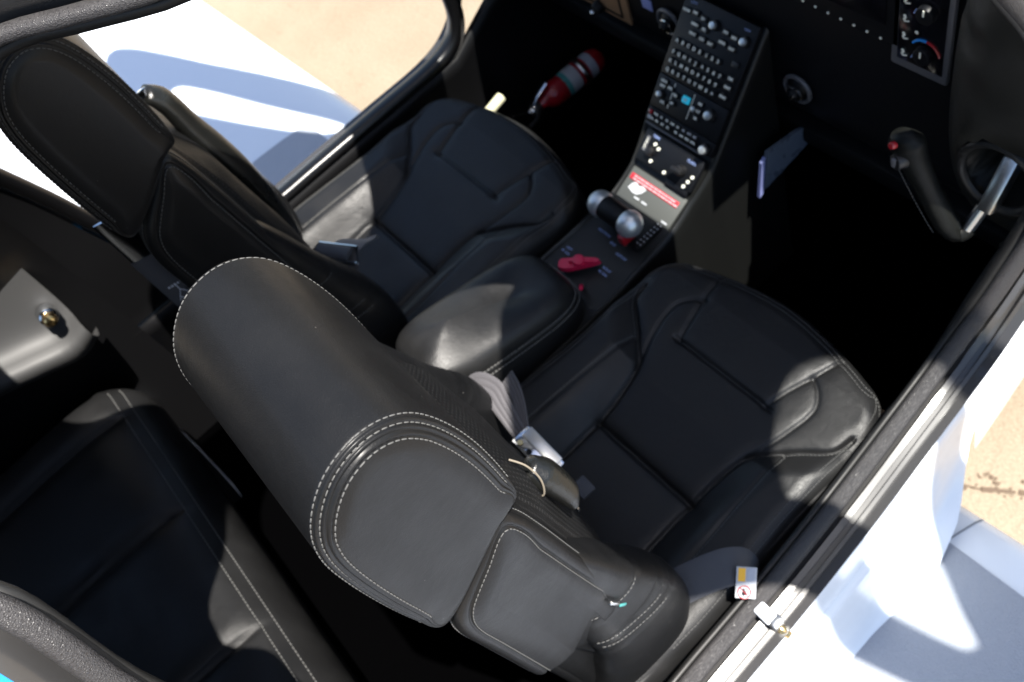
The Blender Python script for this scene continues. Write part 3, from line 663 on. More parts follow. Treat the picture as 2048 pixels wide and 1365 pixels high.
def cushion(parent):
    nu, nv = 230, 270
    u = np.sin(np.linspace(-1, 1, nu) * math.pi / 2 * 0.92) / math.sin(math.pi / 2 * 0.92)
    v = np.sin(np.linspace(0, 1, nv) * math.pi / 2 * 0.94) / math.sin(math.pi / 2 * 0.94)
    U, Vv = np.meshgrid(u, v)
    X = U * CW; Y = CY0 + Vv * (yfront(X) - CY0); X = U * cw(Y)
    # pull the square corner in to the rounded plan
    rc = 0.055; dx = cw(Y) - np.abs(X); dy = yfront(X) - Y
    ex = np.clip(rc - dx, 0, None); ey = np.clip(rc - dy, 0, None); m_ = (ex > 0) & (ey > 0)
    rr = np.hypot(ex, ey); mx = np.maximum(ex, ey); sc = np.where(m_, mx / np.maximum(rr, 1e-9), 1)
    X = np.where(m_, np.sign(X) * (CW - rc + ex * sc), X); Y = np.where(m_, yfront(X) - rc + ey * sc, Y)
    Z, D = cz(X, Y)
    V = np.stack([X, Y, Z], -1).reshape(-1, 3).tolist()
    F = [(j * nu + i, j * nu + i + 1, (j + 1) * nu + i + 1, (j + 1) * nu + i) for j in range(nv - 1) for i in range(nu - 1)]
    # skirt
    loop = [(nv - 1) * nu + i for i in range(nu)]; left = [j * nu for j in range(nv)]; right = [j * nu + nu - 1 for j in range(nv - 2, -1, -1)]
    bd = left[:-1] + loop + right; base = len(V); n = len(bd)
    lv = [(-0.02, 0.002), (-0.05, 0.004), (-0.09, 0.001), (-0.125, -0.008), (-0.14, -0.02)]
    cen = np.array([0, 0.2])
    for dz, ou in lv:
        for q in bd:
            p = np.array(V[q]); dd = p[:2] - cen; dd /= np.linalg.norm(dd); V.append((p[0] + dd[0] * ou, p[1] + dd[1] * ou, p[2] + dz))
    prev = bd
    for l in range(len(lv)):
        cur = [base + l * n + i for i in range(n)]
        for i in range(n - 1): F.append((prev[i], prev[i + 1], cur[i + 1], cur[i]))
        prev = cur
    o = new_obj('seat_cushion', V, F, M['leather_seat'], parent)
    b = bmesh.new(); b.from_mesh(o.data); bmesh.ops.recalc_face_normals(b, faces=b.faces); b.to_mesh(o.data); b.free()
    o.data.polygons.foreach_set('use_smooth', [True] * len(o.data.polygons))
    mb = MB()
    def on(xy): 
        xy = np.array(xy); z, _ = cz(xy[:, 0], xy[:, 1]); return np.c_[xy, z + 0.0006]
    for off in (0.013, 0.021):
        ed = []
        for sgn, rng in ((-1, np.linspace(0.0, .40, 40)),):
            ed += [(-cw(y) + off, y) for y in rng]
        k = 0.06
        for a in np.linspace(0, math.pi / 2, 14): ed.append((-(CW - k) - (k - off) * math.cos(a), 0.40 + 0.052 * math.sin(a) if a < 1.2 else yfront(-(CW - k)) - off))
        ed += [(x, yfront(x) - off) for x in np.linspace(-(CW - k) + .01, (CW - k) - .01, 40)]
        for a in np.linspace(math.pi / 2, 0, 14): ed.append(((CW - k) + (k - off) * math.cos(a), 0.40 + 0.052 * math.sin(a) if a < 1.2 else yfront(CW - k) - off))
        ed += [(cw(y) - off, y) for y in np.linspace(.40, .0, 40)]
        stitches(mb, on(cr(ed, 300)), M['stitch'], r=0.00065)
    for sg in (-1, 1):
        stitches(mb, on(cr([(sg * .153, .298), (sg * .160, .2), (sg * .168, .08), (sg * .173, -.03)], 40)), M['stitch'], r=0.0006)
        stitches(mb, on(cr([(sg * .208, .362), (sg * .194, .337), (sg * .163, .311), (sg * .145, .294)], 30)), M['stitch'], r=0.0006)
    mb.build('stitching', o, sharp=80)
    return o
HEAD = [(-.027, .598), (-.027, .67), (-.036, .732), (-.052, .774), (-.079, .794), (-.112, .791), (-.140, .767), (-.155, .732), (-.159, .68), (-.157, .60), (-.151, .548), (-.136, .535), (-.09, .558), (-.045, .586)]
TORSO = [(-.052, .592), (-.038, .565), (-.029, .505), (-.021, .43), (-.012, .35), (-.004, .28), (-.004, .2), (-.012, .1), (-.03, .0), (-.04, -.06), (-.075, -.09), (-.115, -.07), (-.128, .1), (-.135, .25), (-.142, .4), (-.145, .46), (-.142, .492), (-.132, .518), (-.113, .540), (-.085, .564)]
def make_seat():
    root = thing('front_seat', 'black leather right front seat with sunlit headrest, grey stitching and raised side bolsters', 'seat', (0.32, 0, 0), 'front seats')
    cushion(root)
    def hr_r(p):
        d = p[1] - (0.545 + (p[0] + 0.14) * 0.45); return 0.005 + 0.007 * float(smooth(0.0, 0.03, d))
    bk = pillow('backrest', TORSO, lambda p: 0.183 + 0.034 * float(smooth(.205, .26, p[1])), M['leather'], root, r=0.014, puff=lambda x, y, z: (x if x > 0 else x * float(np.interp(z, [.15, .30, .56], [1, .5, .1])), y, z),
           groove=[(0.003, .0014, .0014), (0.0215, .0020, .0016)], stitch_s=(0.0008, 0.0245), N=220, stitch_ok=lambda p: p[1] > 0.24,
           mid=lambda p: np.array([np.interp(np.clip(p[1], -.03, .49), [-.06, .1, .3, .45, .54], [-.07, -.065, -.06, -.072, -.09]), np.clip(p[1], -.03, .49)]), dome=0.005)
    # perforated front panel of the backrest
    V = []; zs = np.linspace(0.16, 0.575, 60); xs = np.linspace(-0.19, 0.19, 60); fy = cr(TORSO, 300, True); fr_ = fy[fy[:, 0] > -0.05]; fr_ = fr_[np.argsort(fr_[:, 1])]
    for z in zs:
        y = np.interp(z, fr_[:, 1], fr_[:, 0])
        for x in xs: V.append((x if x > 0 else x * float(np.interp(z, [.15, .30, .56], [1, .5, .1])), y + 0.003 - 0.006 * math.exp(-((abs(x) - .187) / .006) ** 2) + .020 * float(smooth(.205, .13, abs(x))) * float(smooth(.58, .46, z)), z))
    F = [(j * 60 + i, j * 60 + i + 1, (j + 1) * 60 + i + 1, (j + 1) * 60 + i) for j in range(59) for i in range(59)]
    new_obj('perforated_panel', V, F, M['leather_perf'], bk)
    for sg in (-1, 1):
        mb = MB()
        path = cr([(sg * .190, -.038, .445), (sg * .188, -.033, .39), (sg * .186, -.024, .30), (sg * .186, -.017, .22), (sg * .188, -.004, .12), (sg * .188, -.014, .04), (sg * .185, -.043, -.06)], 70)
        if sg < 0: path = cr(path[8:], 70)
        rb = lambda t_: np.interp(t_, [0, .1, .3, .5, .75, 1], [.006, .020, .038, .062, .075, .075])
        ra = lambda t_: np.interp(t_, [0, .1, .3, .5, .75, 1], [.012, .026, .034, .036, .038, .036])
        Vb = []; nb = 36
        for i in range(70):
            t_ = i / 69; c_ = Vector(path[i]); tg_ = (Vector(path[min(i + 1, 69)]) - Vector(path[max(i - 1, 0)])).normalized(); ax_ = Vector((sg, 0, 0)); ay_ = tg_.cross(ax_).normalized()
            if ay_.y < 0: ay_ = -ay_
            gv = sum(.0036 * math.exp(-((c_.z - z_) / .0028) ** 2) for z_ in (.258, .192, .176, .160))
            for k in range(nb):
                an = 2 * math.pi * k / nb; ce = lambda v: math.copysign(abs(v) ** .66, v)
                Vb.append(c_ + ax_ * ((ra(t_) - gv) * ce(math.cos(an))) + ay_ * ((rb(t_) - gv) * ce(math.sin(an))))
        mb.add(Vb, [(i * nb + k, i * nb + (k + 1) % nb, (i + 1) * nb + (k + 1) % nb, (i + 1) * nb + k) for i in range(69) for k in range(nb)] + [tuple(range(nb)), tuple(69 * nb + k for k in range(nb))], M['leather'])
        bo = mb.build('side_bolster', bk, sharp=80)
        ms = MB()
        for zz, oo in ((0.265, 0), (0.185, 0), (0.168, 0)):
            i = int(np.argmin(np.abs(path[:, 2] - zz))); t_ = i / 69; c = Vector(path[i])
            ce = lambda v: math.copysign(abs(v) ** .66, v); line = [c + Vector((sg * (ra(t_) + .0005) * ce(math.cos(a)), (rb(t_) + .0005) * ce(math.sin(a)) * .98, -.18 * rb(t_) * ce(math.sin(a)))) for a in np.linspace(-0.9, 2.4, 90)]
            stitches(ms, line, M['stitch'], r=0.0006)
        ms.build('stitching', bo, sharp=80)
    hd = pillow('headrest', HEAD, 0.108, m=M['leather'], parent=root, puff=lambda x, y, z: (x + .110 - (max(0.0, x) / .108) * ((y + .085) * .10), y, z), r=0.014, rfun=hr_r,
           groove=[(0.0045, .0012, .0012), (0.0105, .0026, .0017), (0.0160, .0024, .0016), (0.0215, .0010, .0011)], stitch_s=(0.0030, 0.0100, 0.0232), N=240, sr=0.00072,
           stitch_ok=lambda p: p[1] > 0.585 + (p[0] + 0.09) * 0.45, mid=lambda p: np.array([-.09 + 0.1 * (np.clip(p[1], .60, .745) - .67) * -0.4, np.clip(p[1], .60, .745)]), dome=0.004)
    ng = MB()
    for sx in (.03, .16): ng.cyl((sx, -.09, .5), (sx, -.09, .6), 0.03, 0.03, M['plastic'], 20)
    ng.build('neck_post', root)
    fr = MB(); fr.box((0, 0.2, -0.22), (0.36, 0.5, 0.16), M['plastic'], 0.02)
    for sx in (-.16, .16): fr.box((sx, 0.16, -0.31), (0.05, 0.62, 0.03), M['steel'], 0.004)
    fr.build('seat_frame', root)
    hn = MB(); hn.cyl((0.20, -.02, -0.06), (0.238, -.02, -0.06), 0.022, 0.020, M['cream'], 24, 0.004); hn.tube([(0.232, -.06, -.05), (0.240, -.02, -.055), (0.240, .03, -.07)], 0.008, M['cream'], 10); hn.build('recline_hinge', root)
    return root
seatR = make_seat()
def copy_tree(o, parent=None):
    c = o.copy(); COL.objects.link(c); c.parent = parent
    for ch in [x for x in bpy.data.objects if x.parent is o]: copy_tree(ch, c)
    return c
seatL = copy_tree(seatR); seatL.location = (-0.32, 0, 0)
seatL['label'] = 'black leather left front seat in shade, its headrest under the roof edge'
hb = MB(); hb.cyl((-0.143, 0.485, -0.055), (-0.146, 0.53, -0.048), 0.011, 0.011, M['cream'], 18, 0.003); hb.build('adjuster_handle', seatL)

# ------------------------------------------------------------------ rear bench
RB = thing('rear_bench_seat', 'black leather rear bench seat behind the front seats, partly lit, with double stitched front edge', 'seat', (0, -0.655, 0.005))
def bench():
    nx, ns = 200, 80; V = []
    sec = cr([(-.34, .06), (-.2, .035), (-.05, .025), (.12, .03), (.20, .026), (.245, .008), (.275, -.025), (.285, -.07), (.275, -.14), (.25, -.26)], ns)
    for i in range(nx + 1):
        x = -0.52 + 0.98 * i / nx
        e = min(x + 0.52, 0.46 - x); dr = 0.045 - math.sqrt(max(0.045 ** 2 - max(0, 0.045 - e) ** 2, 0))
        pl = sum(0.012 * math.exp(-((x - c) / .005) ** 2) + 0.008 * math.exp(-((x - c) / .02) ** 2) for c in (-0.17, 0.10, -0.42, 0.36))
        for k, (y, z) in enumerate(sec):
            gr = 0.005 * math.exp(-(((y - .2475) / .0028) ** 2 + ((z - .003) / .004) ** 2))
            tt = smooth(.20, .26, y); plw = pl * (1 - tt)
            V.append((x, y - dr * tt - gr * tt, z - dr * (1 - tt) - gr - plw + (0.006 * math.sin((x + .52) * 11) if 0 else 0)))
    F = [(i * ns + k, (i + 1) * ns + k, (i + 1) * ns + k + 1, i * ns + k + 1) for i in range(nx) for k in range(ns - 1)]
    o = new_obj('seat_cushion', V, F, M['leather_seat'], RB)
    b = bmesh.new(); b.from_mesh(o.data); bmesh.ops.recalc_face_normals(b, faces=b.faces); b.to_mesh(o.data); b.free()
    o.data.polygons.foreach_set('use_smooth', [True] * len(o.data.polygons))
    mb = MB()
    for k in (int(np.argmin(np.abs(sec - np.array(q_)).sum(1))) for q_ in ((.240, .010), (.255, -.004))):
        stitches(mb, [(V[i * ns + k][0], V[i * ns + k][1] + .0006, V[i * ns + k][2] + .0008) for i in range(6, nx - 5)], M['stitch'], r=0.0012, length=.006)
    mb.build('stitching', o, sharp=80)
    bk = pillow('backrest', [(-.30, .04), (-.27, .2), (-.30, .42), (-.34, .55), (-.40, .58), (-.45, .54), (-.46, .3), (-.44, .0), (-.38, -.03)], 0.5, M['leather'], RB, r=0.03, N=120)
bench()

# ------------------------------------------------------------------ centre console
CC = thing('centre_console', 'dark grey centre console with radio keypad, throttle lever and padded armrest between the front seats', 'console', (0, 0, 0))
prof = cr([(-.04, .0), (.10, -.02), (.29, -.024), (.40, -.018), (.47, -.012), (.520, .010), (.560, .040), (.590, .072), (.655, .152), (.725, .236)], 90)
def hwc(y): return float(np.interp(y, [-.04, .3, .45, .53, .58, .73], [.088, .086, .078, .076, .083, .083]))
V = []; rows = []
for y, z in prof:
    h = hwc(y); row = [(-h - .01, y, -.34), (-h, y, z - .03), (-h, y, z - .006), (-h + .002, y, z + .002), (-h + .006, y, z + .005), (-h + .009, y, z + .003), (-h + .011, y, z - .001)]
    row += [(x * (h - .011), y, z - .001) for x in np.linspace(-.8, .8, 7)] + [(-a, b, c) for a, b, c in row[::-1]]; rows.append(row)
k = len(rows[0]); V = [v for r_ in rows for v in r_]
F = [(j * k + i, j * k + i + 1, (j + 1) * k + i + 1, (j + 1) * k + i) for j in range(len(rows) - 1) for i in range(k - 1)]
cb = new_obj('console_body', V, F, M['console_paint'], CC); cb.data.set_sharp_from_angle(angle=math.radians(50))
# plane frame of the radio stack : origin at its lower centre, u = right, v = up the slope, n = towards the seats
o0 = Vector((0, .590, .074)); vv = Vector((0, .725 - .590, .236 - .074)); SL = vv.length; vv.normalize(); uu = Vector((1, 0, 0)); nn = uu.cross(vv)
KM = Matrix(((uu.x, vv.x, nn.x, o0.x), (uu.y, vv.y, nn.y, o0.y), (uu.z, vv.z, nn.z, o0.z), (0, 0, 0, 1)))
def KP(u, v, n=0.0): return KM @ Vector((u, v, n))
KR = KM.to_3x3()
def unit(name, v0, v1, m=None):
    mb = MB(); mb.box(KP(0, (v0 + v1) / 2, 0.004), (0.150, v1 - v0 - .001, 0.014), m or M['bezel'], 0.002, KR)
    return mb
V1 = 0.083
ub = unit('k', V1, SL + .002)
ub.text('COM', 0.006, KM @ Matrix.Translation((-.055, SL - .008, .0115)), M['legend_blue']); ub.text('NAV', 0.006, KM @ Matrix.Translation((.055, SL - .010, .0115)), M['legend_blue'])
kp = ub.build('keypad_unit', CC, sharp=40)
def key(u, v, w_, h_, body, parent, lm='legend', km='key', size=None, name='key'):
    mb = MB(); mb.box(KP(u, v, 0.0125), (w_, h_, 0.005), M[km], 0.0009, KR)
    if body: mb.text(body, size or h_ * 0.95, KM @ Matrix.Translation((u, v, 0.0152)), M[lm], 0.0001, 0.0003)
    mb.build(name, parent, sharp=40)
def knob(u, v, r, h, parent, m='silver'):
    mb = MB(); mb.cyl(KP(u, v, .011), KP(u, v, .011 + h * .6), r, r * .95, M['key'], 24, .0008); mb.cyl(KP(u, v, .011 + h * .6), KP(u, v, .011 + h), r * .72, r * .66, M[m], 24, .001); mb.build('knob', parent, sharp=40)
rowsK = ['ABCDE1234', 'FGHIJ4567', 'KLMNOP789', 'QRSTUVW0+']
for r_i, rw in enumerate(rowsK):
    for c_i, ch in enumerate(rw):
        if r_i == 0 and c_i == 8: continue
        key(-.060 + c_i * .0122 + (.002 if c_i > 4 and r_i < 2 else 0), V1 + .054 - r_i * .0145 + (.004 if r_i == 0 else 0), .0088, .0085, ch, kp, size=.0082)
for (u, v, b) in [(-.062, SL - .022, 'HOME'), (-.044, SL - .020, 'FMS'), (-.026, SL - .023, 'D>'), (-.038, SL - .036, 'MENU'), (-.018, SL - .037, 'FPL'), (-.036, SL - .050, 'PROC'), (-.016, SL - .051, 'CLR'), (.002, SL - .052, 'ENT'),
                  (.022, SL - .026, 'PFD'), (.040, SL - .028, 'MFD'), (.022, SL - .042, 'XPDR'), (.042, SL - .044, 'NAV'), (.058, SL - .062, ''), (.060, V1 + .044, 'CRS'), (.060, V1 + .030, 'IDNT'), (.058, V1 + .014, 'SYNC')]:
    key(u, v, .0135, .009, b, kp, size=.0052)
for u, v in ((-.002, SL - .024), (.060, SL - .026)): knob(u, v, .0085, .012, kp)
# autopilot and audio strips
ap = unit('a', 0.026, V1).build('autopilot_panel', CC, sharp=40)
for (u, v, b) in [(-.058, .074, 'HDG'), (-.058, .066, 'NAV'), (-.042, .068, 'APR'), (-.048, .042, 'LVL'), (-.030, .048, 'AP'), (-.028, .062, 'YD'), (.024, .070, 'IAS'), (.024, .058, 'ALT'), (.024, .046, 'VS')]:
    key(u, v, .0115, .0085, b, ap, size=.0056)
key(-.006, .064, .0145, .011, 'AP', ap, 'white_label', 'cyan', .006)
for u in (-.037, .006):
    mb = MB(); mb.box(KP(u, .057, .0115), (.0012, .042, .0006), M['legend'], 0, KR); mb.build('divider_line', ap)
knob(.048, .062, .010, .013, ap); knob(-.058, .052, .007, .010, ap); knob(.006 + .009, .058, .006, .008, ap)
ad = unit('b', 0.0, 0.026).build('audio_panel', CC, sharp=40)
for i in range(9):
    key(-.064 + i * .0125, .019, .0095, .007, ['MIC1', 'MIC2', 'C1', 'C2', 'DME', 'N1', 'N2', 'AUX', 'SPK'][i], ad, 'legend' if i < 6 else 'white_label', 'key' if i < 5 else 'key', .0042)
for i in range(8):
    key(-.058 + i * .0125 + (.006 if i > 3 else 0), .0095, .0095, .007, ['MKR', 'ISO', 'PLT', 'PA', 'TEL', 'MUS', 'SPKR', 'COPL'][i], ad, size=.0042)
mb = MB(); mb.box(KP(-.0625, .0195, .0165), (.006, .007, .003), M['red'], .0006, KR); mb.box(KP(-.063, .0105, .0160), (.006, .006, .003), M['white_label'], .0006, KR); mb.build('distress_switch', ad)
knob(.062, .010, .010, .013, ad)
lp = MB(); lp.box(KP(-.008, -.002, .010), (.125, .0025, .003), M['bezel_edge'], .0008, KR); lp.build('lower_lip', ad)
# switch panel below
sp_c = Vector((0, .562, .046)); vs = Vector((0, .592 - .532, .070 - .020)).normalized(); ns = uu.cross(vs)
SM = Matrix(((1, vs.x, ns.x, 0), (0, vs.y, ns.y, sp_c.y), (0, vs.z, ns.z, sp_c.z), (0, 0, 0, 1)))
mb = MB(); mb.box(SM @ Vector((0, 0, 0.003)), (.132, .058, .010), M['bezel'], .004, SM.to_3x3())
mb.box(SM @ Vector((.036, -.032, 0.002)), (.05, .014, .008), M['bezel'], .003, SM.to_3x3())
mb.text('FLAPS', .007, SM @ Matrix.Translation((.044, .016, .0085)), M['legend_blue']); mb.text('TRIM', .007, SM @ Matrix.Translation((-.040, .021, .0085)), M['legend_blue'])
mb.box(SM @ Vector((-.054, .004, .0085)), (.007, .026, .001), M['bezel_edge'], 0, SM.to_3x3()); mb.text('UP DN', .006, SM @ Matrix.Translation((-.054, .004, .0095)) @ Matrix.Rotation(math.pi / 2, 4, 'Z'), M['legend'])
for u, v in ((-.036, .010), (-.026, .006), (-.030, -.018), (.054, -.014), (.050, -.024), (.058, -.004), (.004, -.022)): mb.cyl(SM @ Vector((u, v, .007)), SM @ Vector((u, v, .010)), .0032, .0028, M['legend'], 12)
swp = mb.build('switch_panel', CC, sharp=40)
mb = MB(); mb.cyl(SM @ Vector((-.038, -.004, .008)), SM @ Vector((-.038, -.004, .018)), .009, .007, M['key'], 20, .001); mb.build('trim_knob', swp)
mb = MB(); mb.cyl(SM @ Vector((.034, -.004, .008)), SM @ Vector((.034, -.004, .022)), .010, .008, M['key'], 20, .001); mb.box(SM @ Vector((.034, -.004, .025)), (.022, .008, .008), M['key'], .002, SM.to_3x3()); mb.build('flap_lever', swp)
# placard plate
pc = Vector((0, .505, .003)); vp = Vector((0, .530 - .470, .018 + .012)).normalized(); npn = uu.cross(vp)
PM = Matrix(((1, 0, 0, 0), (0, vp.y, npn.y, pc.y), (0, vp.z, npn.z, pc.z), (0, 0, 0, 1)))
mb = MB(); mb.box(PM @ Vector((0, 0.001, .001)), (.126, .058, .004), mat('satin_grey_plate', (0.07, 0.073, 0.068), 0.5), .001, PM.to_3x3()); pl = mb.build('quadrant_plate', CC, sharp=40)
mb = MB(); mb.box(PM @ Vector((-.002, .014, .0035)), (.112, .011, .0014), M['red_label'], .0006, PM.to_3x3())
for r_, vy in enumerate((.0165, .0115)):
    u = -.050
    while u < .046:
        wl = random.choice((.004, .006, .008, .010)); mb.box(PM @ Vector((u + wl / 2, vy, .0044)), (wl, .0019, .0004), M['white_label'], 0, PM.to_3x3()); u += wl + .0018
mb.build('warning_placard', pl, sharp=40)
mb = MB(); L_ = [(-.046, .004), (-.040, .009), (-.031, .005), (-.024, .009), (-.014, .006), (-.018, -.002), (-.026, -.009), (-.036, -.010), (-.050, -.006)]
mb.add([PM @ Vector((a, b, .0042)) for a, b in L_] + [PM @ Vector((a, b, .003)) for a, b in L_], [tuple(range(9))] + [(i, i + 9, (i + 1) % 9 + 9, (i + 1) % 9) for i in range(9)], M['white_label']); mb.build('white_patch', pl, smooth=False)  # irregular flat white patch on the plate
mb = MB()
for u in (-.022, -.004, .050): mb.box(PM @ Vector((u, -.014 - (.008 if u > .03 else 0), .0038)), (.012, .003, .0008), M['white_label'], 0, PM.to_3x3())
mb.build('white_mark', pl)
# throttle lever
TH = MB(); TH.cyl((-.040, .432, .034), (.030, .432, .034), .0205, .0205, M['plastic'], 40, .001)
TH.box((-.002, .432, .002), (.020, .016, .05), M['plastic'], .003); tl = TH.build('throttle_lever', CC, sharp=40)
for sx, x0 in ((-1, -.040), (1, .030)):
    e = MB(); e.sphere((x0, .432, .034), .0235, M['silver'], (0.95, 1, 1), n=32)
    o_ = e.build('end_cap', tl, sharp=80)
mb = MB(); mb.box((.043, .462, -.011), (.016, .085, .004), M['plastic'], .001); 
for i in range(9):
    for j_ in (0, 1): mb.box((.040 + j_ * .007, .430 + i * .008, -.0085), (.0022, .0025, .0008), M['white_label'])
mb.build('quadrant_scale', CC, sharp=40)
mb = MB(); mb.box((.024, .424, .004), (.016, .030, .022), M['red'], .004); mb.build('mixture_lever', CC, sharp=40)
# fuel selector
mb = MB()
zs = -.012; L_ = cr([(-.040, .322), (-.030, .334), (-.012, .350), (.012, .366), (.018, .362), (.004, .340), (-.014, .318), (-.030, .310)], 40, True)
n_ = len(L_); mb.add([(a, b, zs) for a, b in L_] + [(a * .94 - .0006, .338 + (b - .338) * .94, zs + .009) for a, b in L_], [tuple(range(n_, 2 * n_))] + [(i, (i + 1) % n_, (i + 1) % n_ + n_, i + n_) for i in range(n_)], M['red_knob'])
mb.box((-.004, .3425, zs + .0115), (.044, .006, .008), M['red_knob'], .0015, rotz(.66)); mb.cyl((-.008, .340, zs + .008), (-.008, .340, zs + .018), .011, .010, M['red_knob'], 24, .0015); mb.cyl((-.020, .333, zs + .009), (-.020, .333, zs + .0105), .003, .003, M['steel'], 12); mb.build('fuel_selector', CC, sharp=50)
mb = MB(); mb.tube([(.020, .315, -.020), (.030, .309, -.004), (.036, .305, .0)], .0035, M['red_knob'], 10); mb.build('fuel_release_tab', CC)
mb = MB()
for (x, y, tx) in ((-.050, .352, 'LEFT'), (-.050, .343, '46 GAL'), (.034, .362, 'RIGHT'), (.034, .353, '46 GAL'), (-.025, .412, 'FRICTION'), (.004, .405, 'IDLE'), (.034, .395, 'CUTOFF')):
    mb.text(tx, .0066, Matrix.Translation((x, y, -.0145)), M['legend_blue'])
mb.build('deck_lettering', CC)
# padded armrest
def armrest():
    n = 120; a, b = 0.083, 0.152; cx, cy = -.004, .150
    out = [(cx + a * math.copysign(abs(math.cos(t_)) ** .52, math.cos(t_)), cy + b * math.copysign(abs(math.sin(t_)) ** .52, math.sin(t_))) for t_ in [2 * math.pi * i / n for i in range(n)]]
    lv = [(-.20, 1.0), (-.1, 1.0), (-.03, 1.0), (.0, .998), (.014, .992), (.0185, .978), (.020, .966), (.0215, .974), (.024, .970), (.0275, .952), (.029, .940), (.032, .940), (.038, .93), (.047, .90), (.055, .85), (.0605, .78), (.0650, .66), (.0680, .48), (.0695, .26), (.070, .03)]
    V = [(cx + (x - cx) * s_, cy + (y - cy) * (1 - (1 - s_) * (a / b) * 1.25), z + (0.062 * (1 - (y - .016) / .284) - .008) * (z > -.05)) for z, s_ in lv for x, y in out]
    F = [(j * n + i, j * n + (i + 1) % n, (j + 1) * n + (i + 1) % n, (j + 1) * n + i) for j in range(len(lv) - 1) for i in range(n)] + [tuple((len(lv) - 1) * n + i for i in range(n))]
    o = new_obj('armrest', V, F, M['leather_arm'], CC)
    mb = MB()
    for li in (5, 10):
        ln = [V[li * n + i % n] for i in range(n + 1)]
        ln = [(cx + (p[0] - cx) * 1.012, cy + (p[1] - cy) * 1.008, p[2]) for p in ln]
        stitches(mb, ln, M['stitch'], length=.005, gap=.0014, r=.0014)
    mb.build('stitching', o, sharp=80)
armrest()

# ------------------------------------------------------------------ instrument panel
IP = thing('instrument_panel', 'black instrument panel with air vents, display and climate controls ahead of the seats', 'dashboard', (0, 0.735, 0.2))
PL = Vector((0, 0.735, 0.2))
def bl(mb, name, parent=None, **k):
    mb.v = [tuple(Vector(v) - PL) for v in mb.v]; return mb.build(name, parent or IP, **k)
mb = MB()
V = []; nu, nv = 40, 24
for j in range(nv + 1):
    for i in range(nu + 1):
        x = -.56 + 1.12 * i / nu; z = .02 + .46 * j / nv
        y = .735 + .05 * max(0, (.12 - z) / .1) ** 2 + 0.0 * x; V.append((x, y, z))
mb.add(V, [(j * (nu + 1) + i, j * (nu + 1) + i + 1, (j + 1) * (nu + 1) + i + 1, (j + 1) * (nu + 1) + i) for j in range(nv) for i in range(nu)], M['bezel'])
mb.box((0, .9, .0), (1.1, .30, .04), M['plastic'], .01)
bl(mb, 'panel_body')
for x in (-.150, .128):
    mb = MB(); ring = [(x + .024 * math.cos(a), .728, .138 + .024 * math.sin(a)) for a in np.linspace(0, 2 * math.pi, 40, endpoint=False)]
    mb.tube(ring, .0036, M['bezel_edge'], 10, True); v_ = bl(mb, 'air_vent')
    mb = MB(); mb.sphere((x, .734, .138), .021, M['plastic'], (1, .7, 1), n=28); mb.cyl((x, .722, .138), (x + .004, .712, .134), .012, .009, M['plastic'], 20, .001)
    ring2 = [(x + .002 + .0125 * math.cos(a), .7185, .137 + .0125 * math.sin(a)) for a in np.linspace(0, 2 * math.pi, 30, endpoint=False)]; mb.tube(ring2, .0018, M['chrome'], 8, True)
    mb.box((x + .003, .711, .134), (.003, .002, .016), M['chrome'], .0006, Matrix.Rotation(.5, 3, 'Y')); o_ = bl(mb, 'vent_ball', v_)
mb = MB(); mb.box((-.205, .733, .148), (.026, .002, .024), M['lavender'], .0008); bl(mb, 'placard_sticker')
mb = MB(); mb.box((-.345, .731, .118), (.178, .006, .082), M['tan_reflection'], .002)  # plate standing for a screen corner, its tan reflection painted on
ac_ = bl(mb, 'screen_corner_plate', sharp=40)
mb = MB()
for (c, d) in (((-.345, .7275, .088), (.135, .002, .004)), ((-.277, .7275, .118), (.004, .002, .06)), ((-.413, .7275, .118), (.004, .002, .06)), ((-.340, .7275, .12), (.005, .002, .07))): mb.box(c, d, M['plastic'])
bl(mb, 'plate_line', ac_)
mb = MB(); mb.cyl((-.337, .727, .090), (-.337, .712, .088), .013, .010, M['plastic'], 20, .002); mb.sphere((-.345, .712, .080), .0055, M['chrome']); bl(mb, 'plate_latch', ac_)
mb = MB(); mb.box((.175, .728, .40), (.27, .012, .165), M['bezel'], .005); ds = bl(mb, 'flight_display', sharp=40)
mb = MB(); mb.box((.175, .7215, .412), (.225, .002, .125), M['glass_dark'], .0008); bl(mb, 'screen', ds)
mb = MB()
for i in range(11): mb.box((.07 + i * .021, .7215, .330 - i * .0006), (.0035, .002, .003), M['legend'], .0006)
bl(mb, 'soft_keys', ds)
# climate control
cc = Vector((.337, .727, .365))
mb = MB(); mb.box(cc, (.084, .010, .150), M['bezel_edge'], .004); cl = bl(mb, 'climate_control', sharp=40)
mb = MB(); mb.box(cc + Vector((.002, -.0055, .004)), (.066, .002, .126), M['glass_dark'], .0009); bl(mb, 'control_face', cl)
for z in (-.032, .034):
    mb = MB(); c0 = cc + Vector((.010, -.007, z)); mb.cyl(c0, c0 + Vector((0, -.010, 0)), .013, .012, M['bezel'], 28, .0015); mb.box(c0 + Vector((0, -.0105, .006)), (.002, .001, .009), M['legend']); bl(mb, 'dial', cl)
for nm, a0, a1, mm in (('cold_arc', 2.6, 1.5, 'gauge_blue'), ('hot_arc', 1.5, .2, 'red')):
    mb = MB(); c0 = cc + Vector((.010, -.0075, -.032)); mb.tube([c0 + Vector((.0205 * math.cos(a), 0, .0205 * math.sin(a))) for a in np.linspace(a0, a1, 16)], .0018, M[mm], 8); bl(mb, nm, cl)
mb = MB()
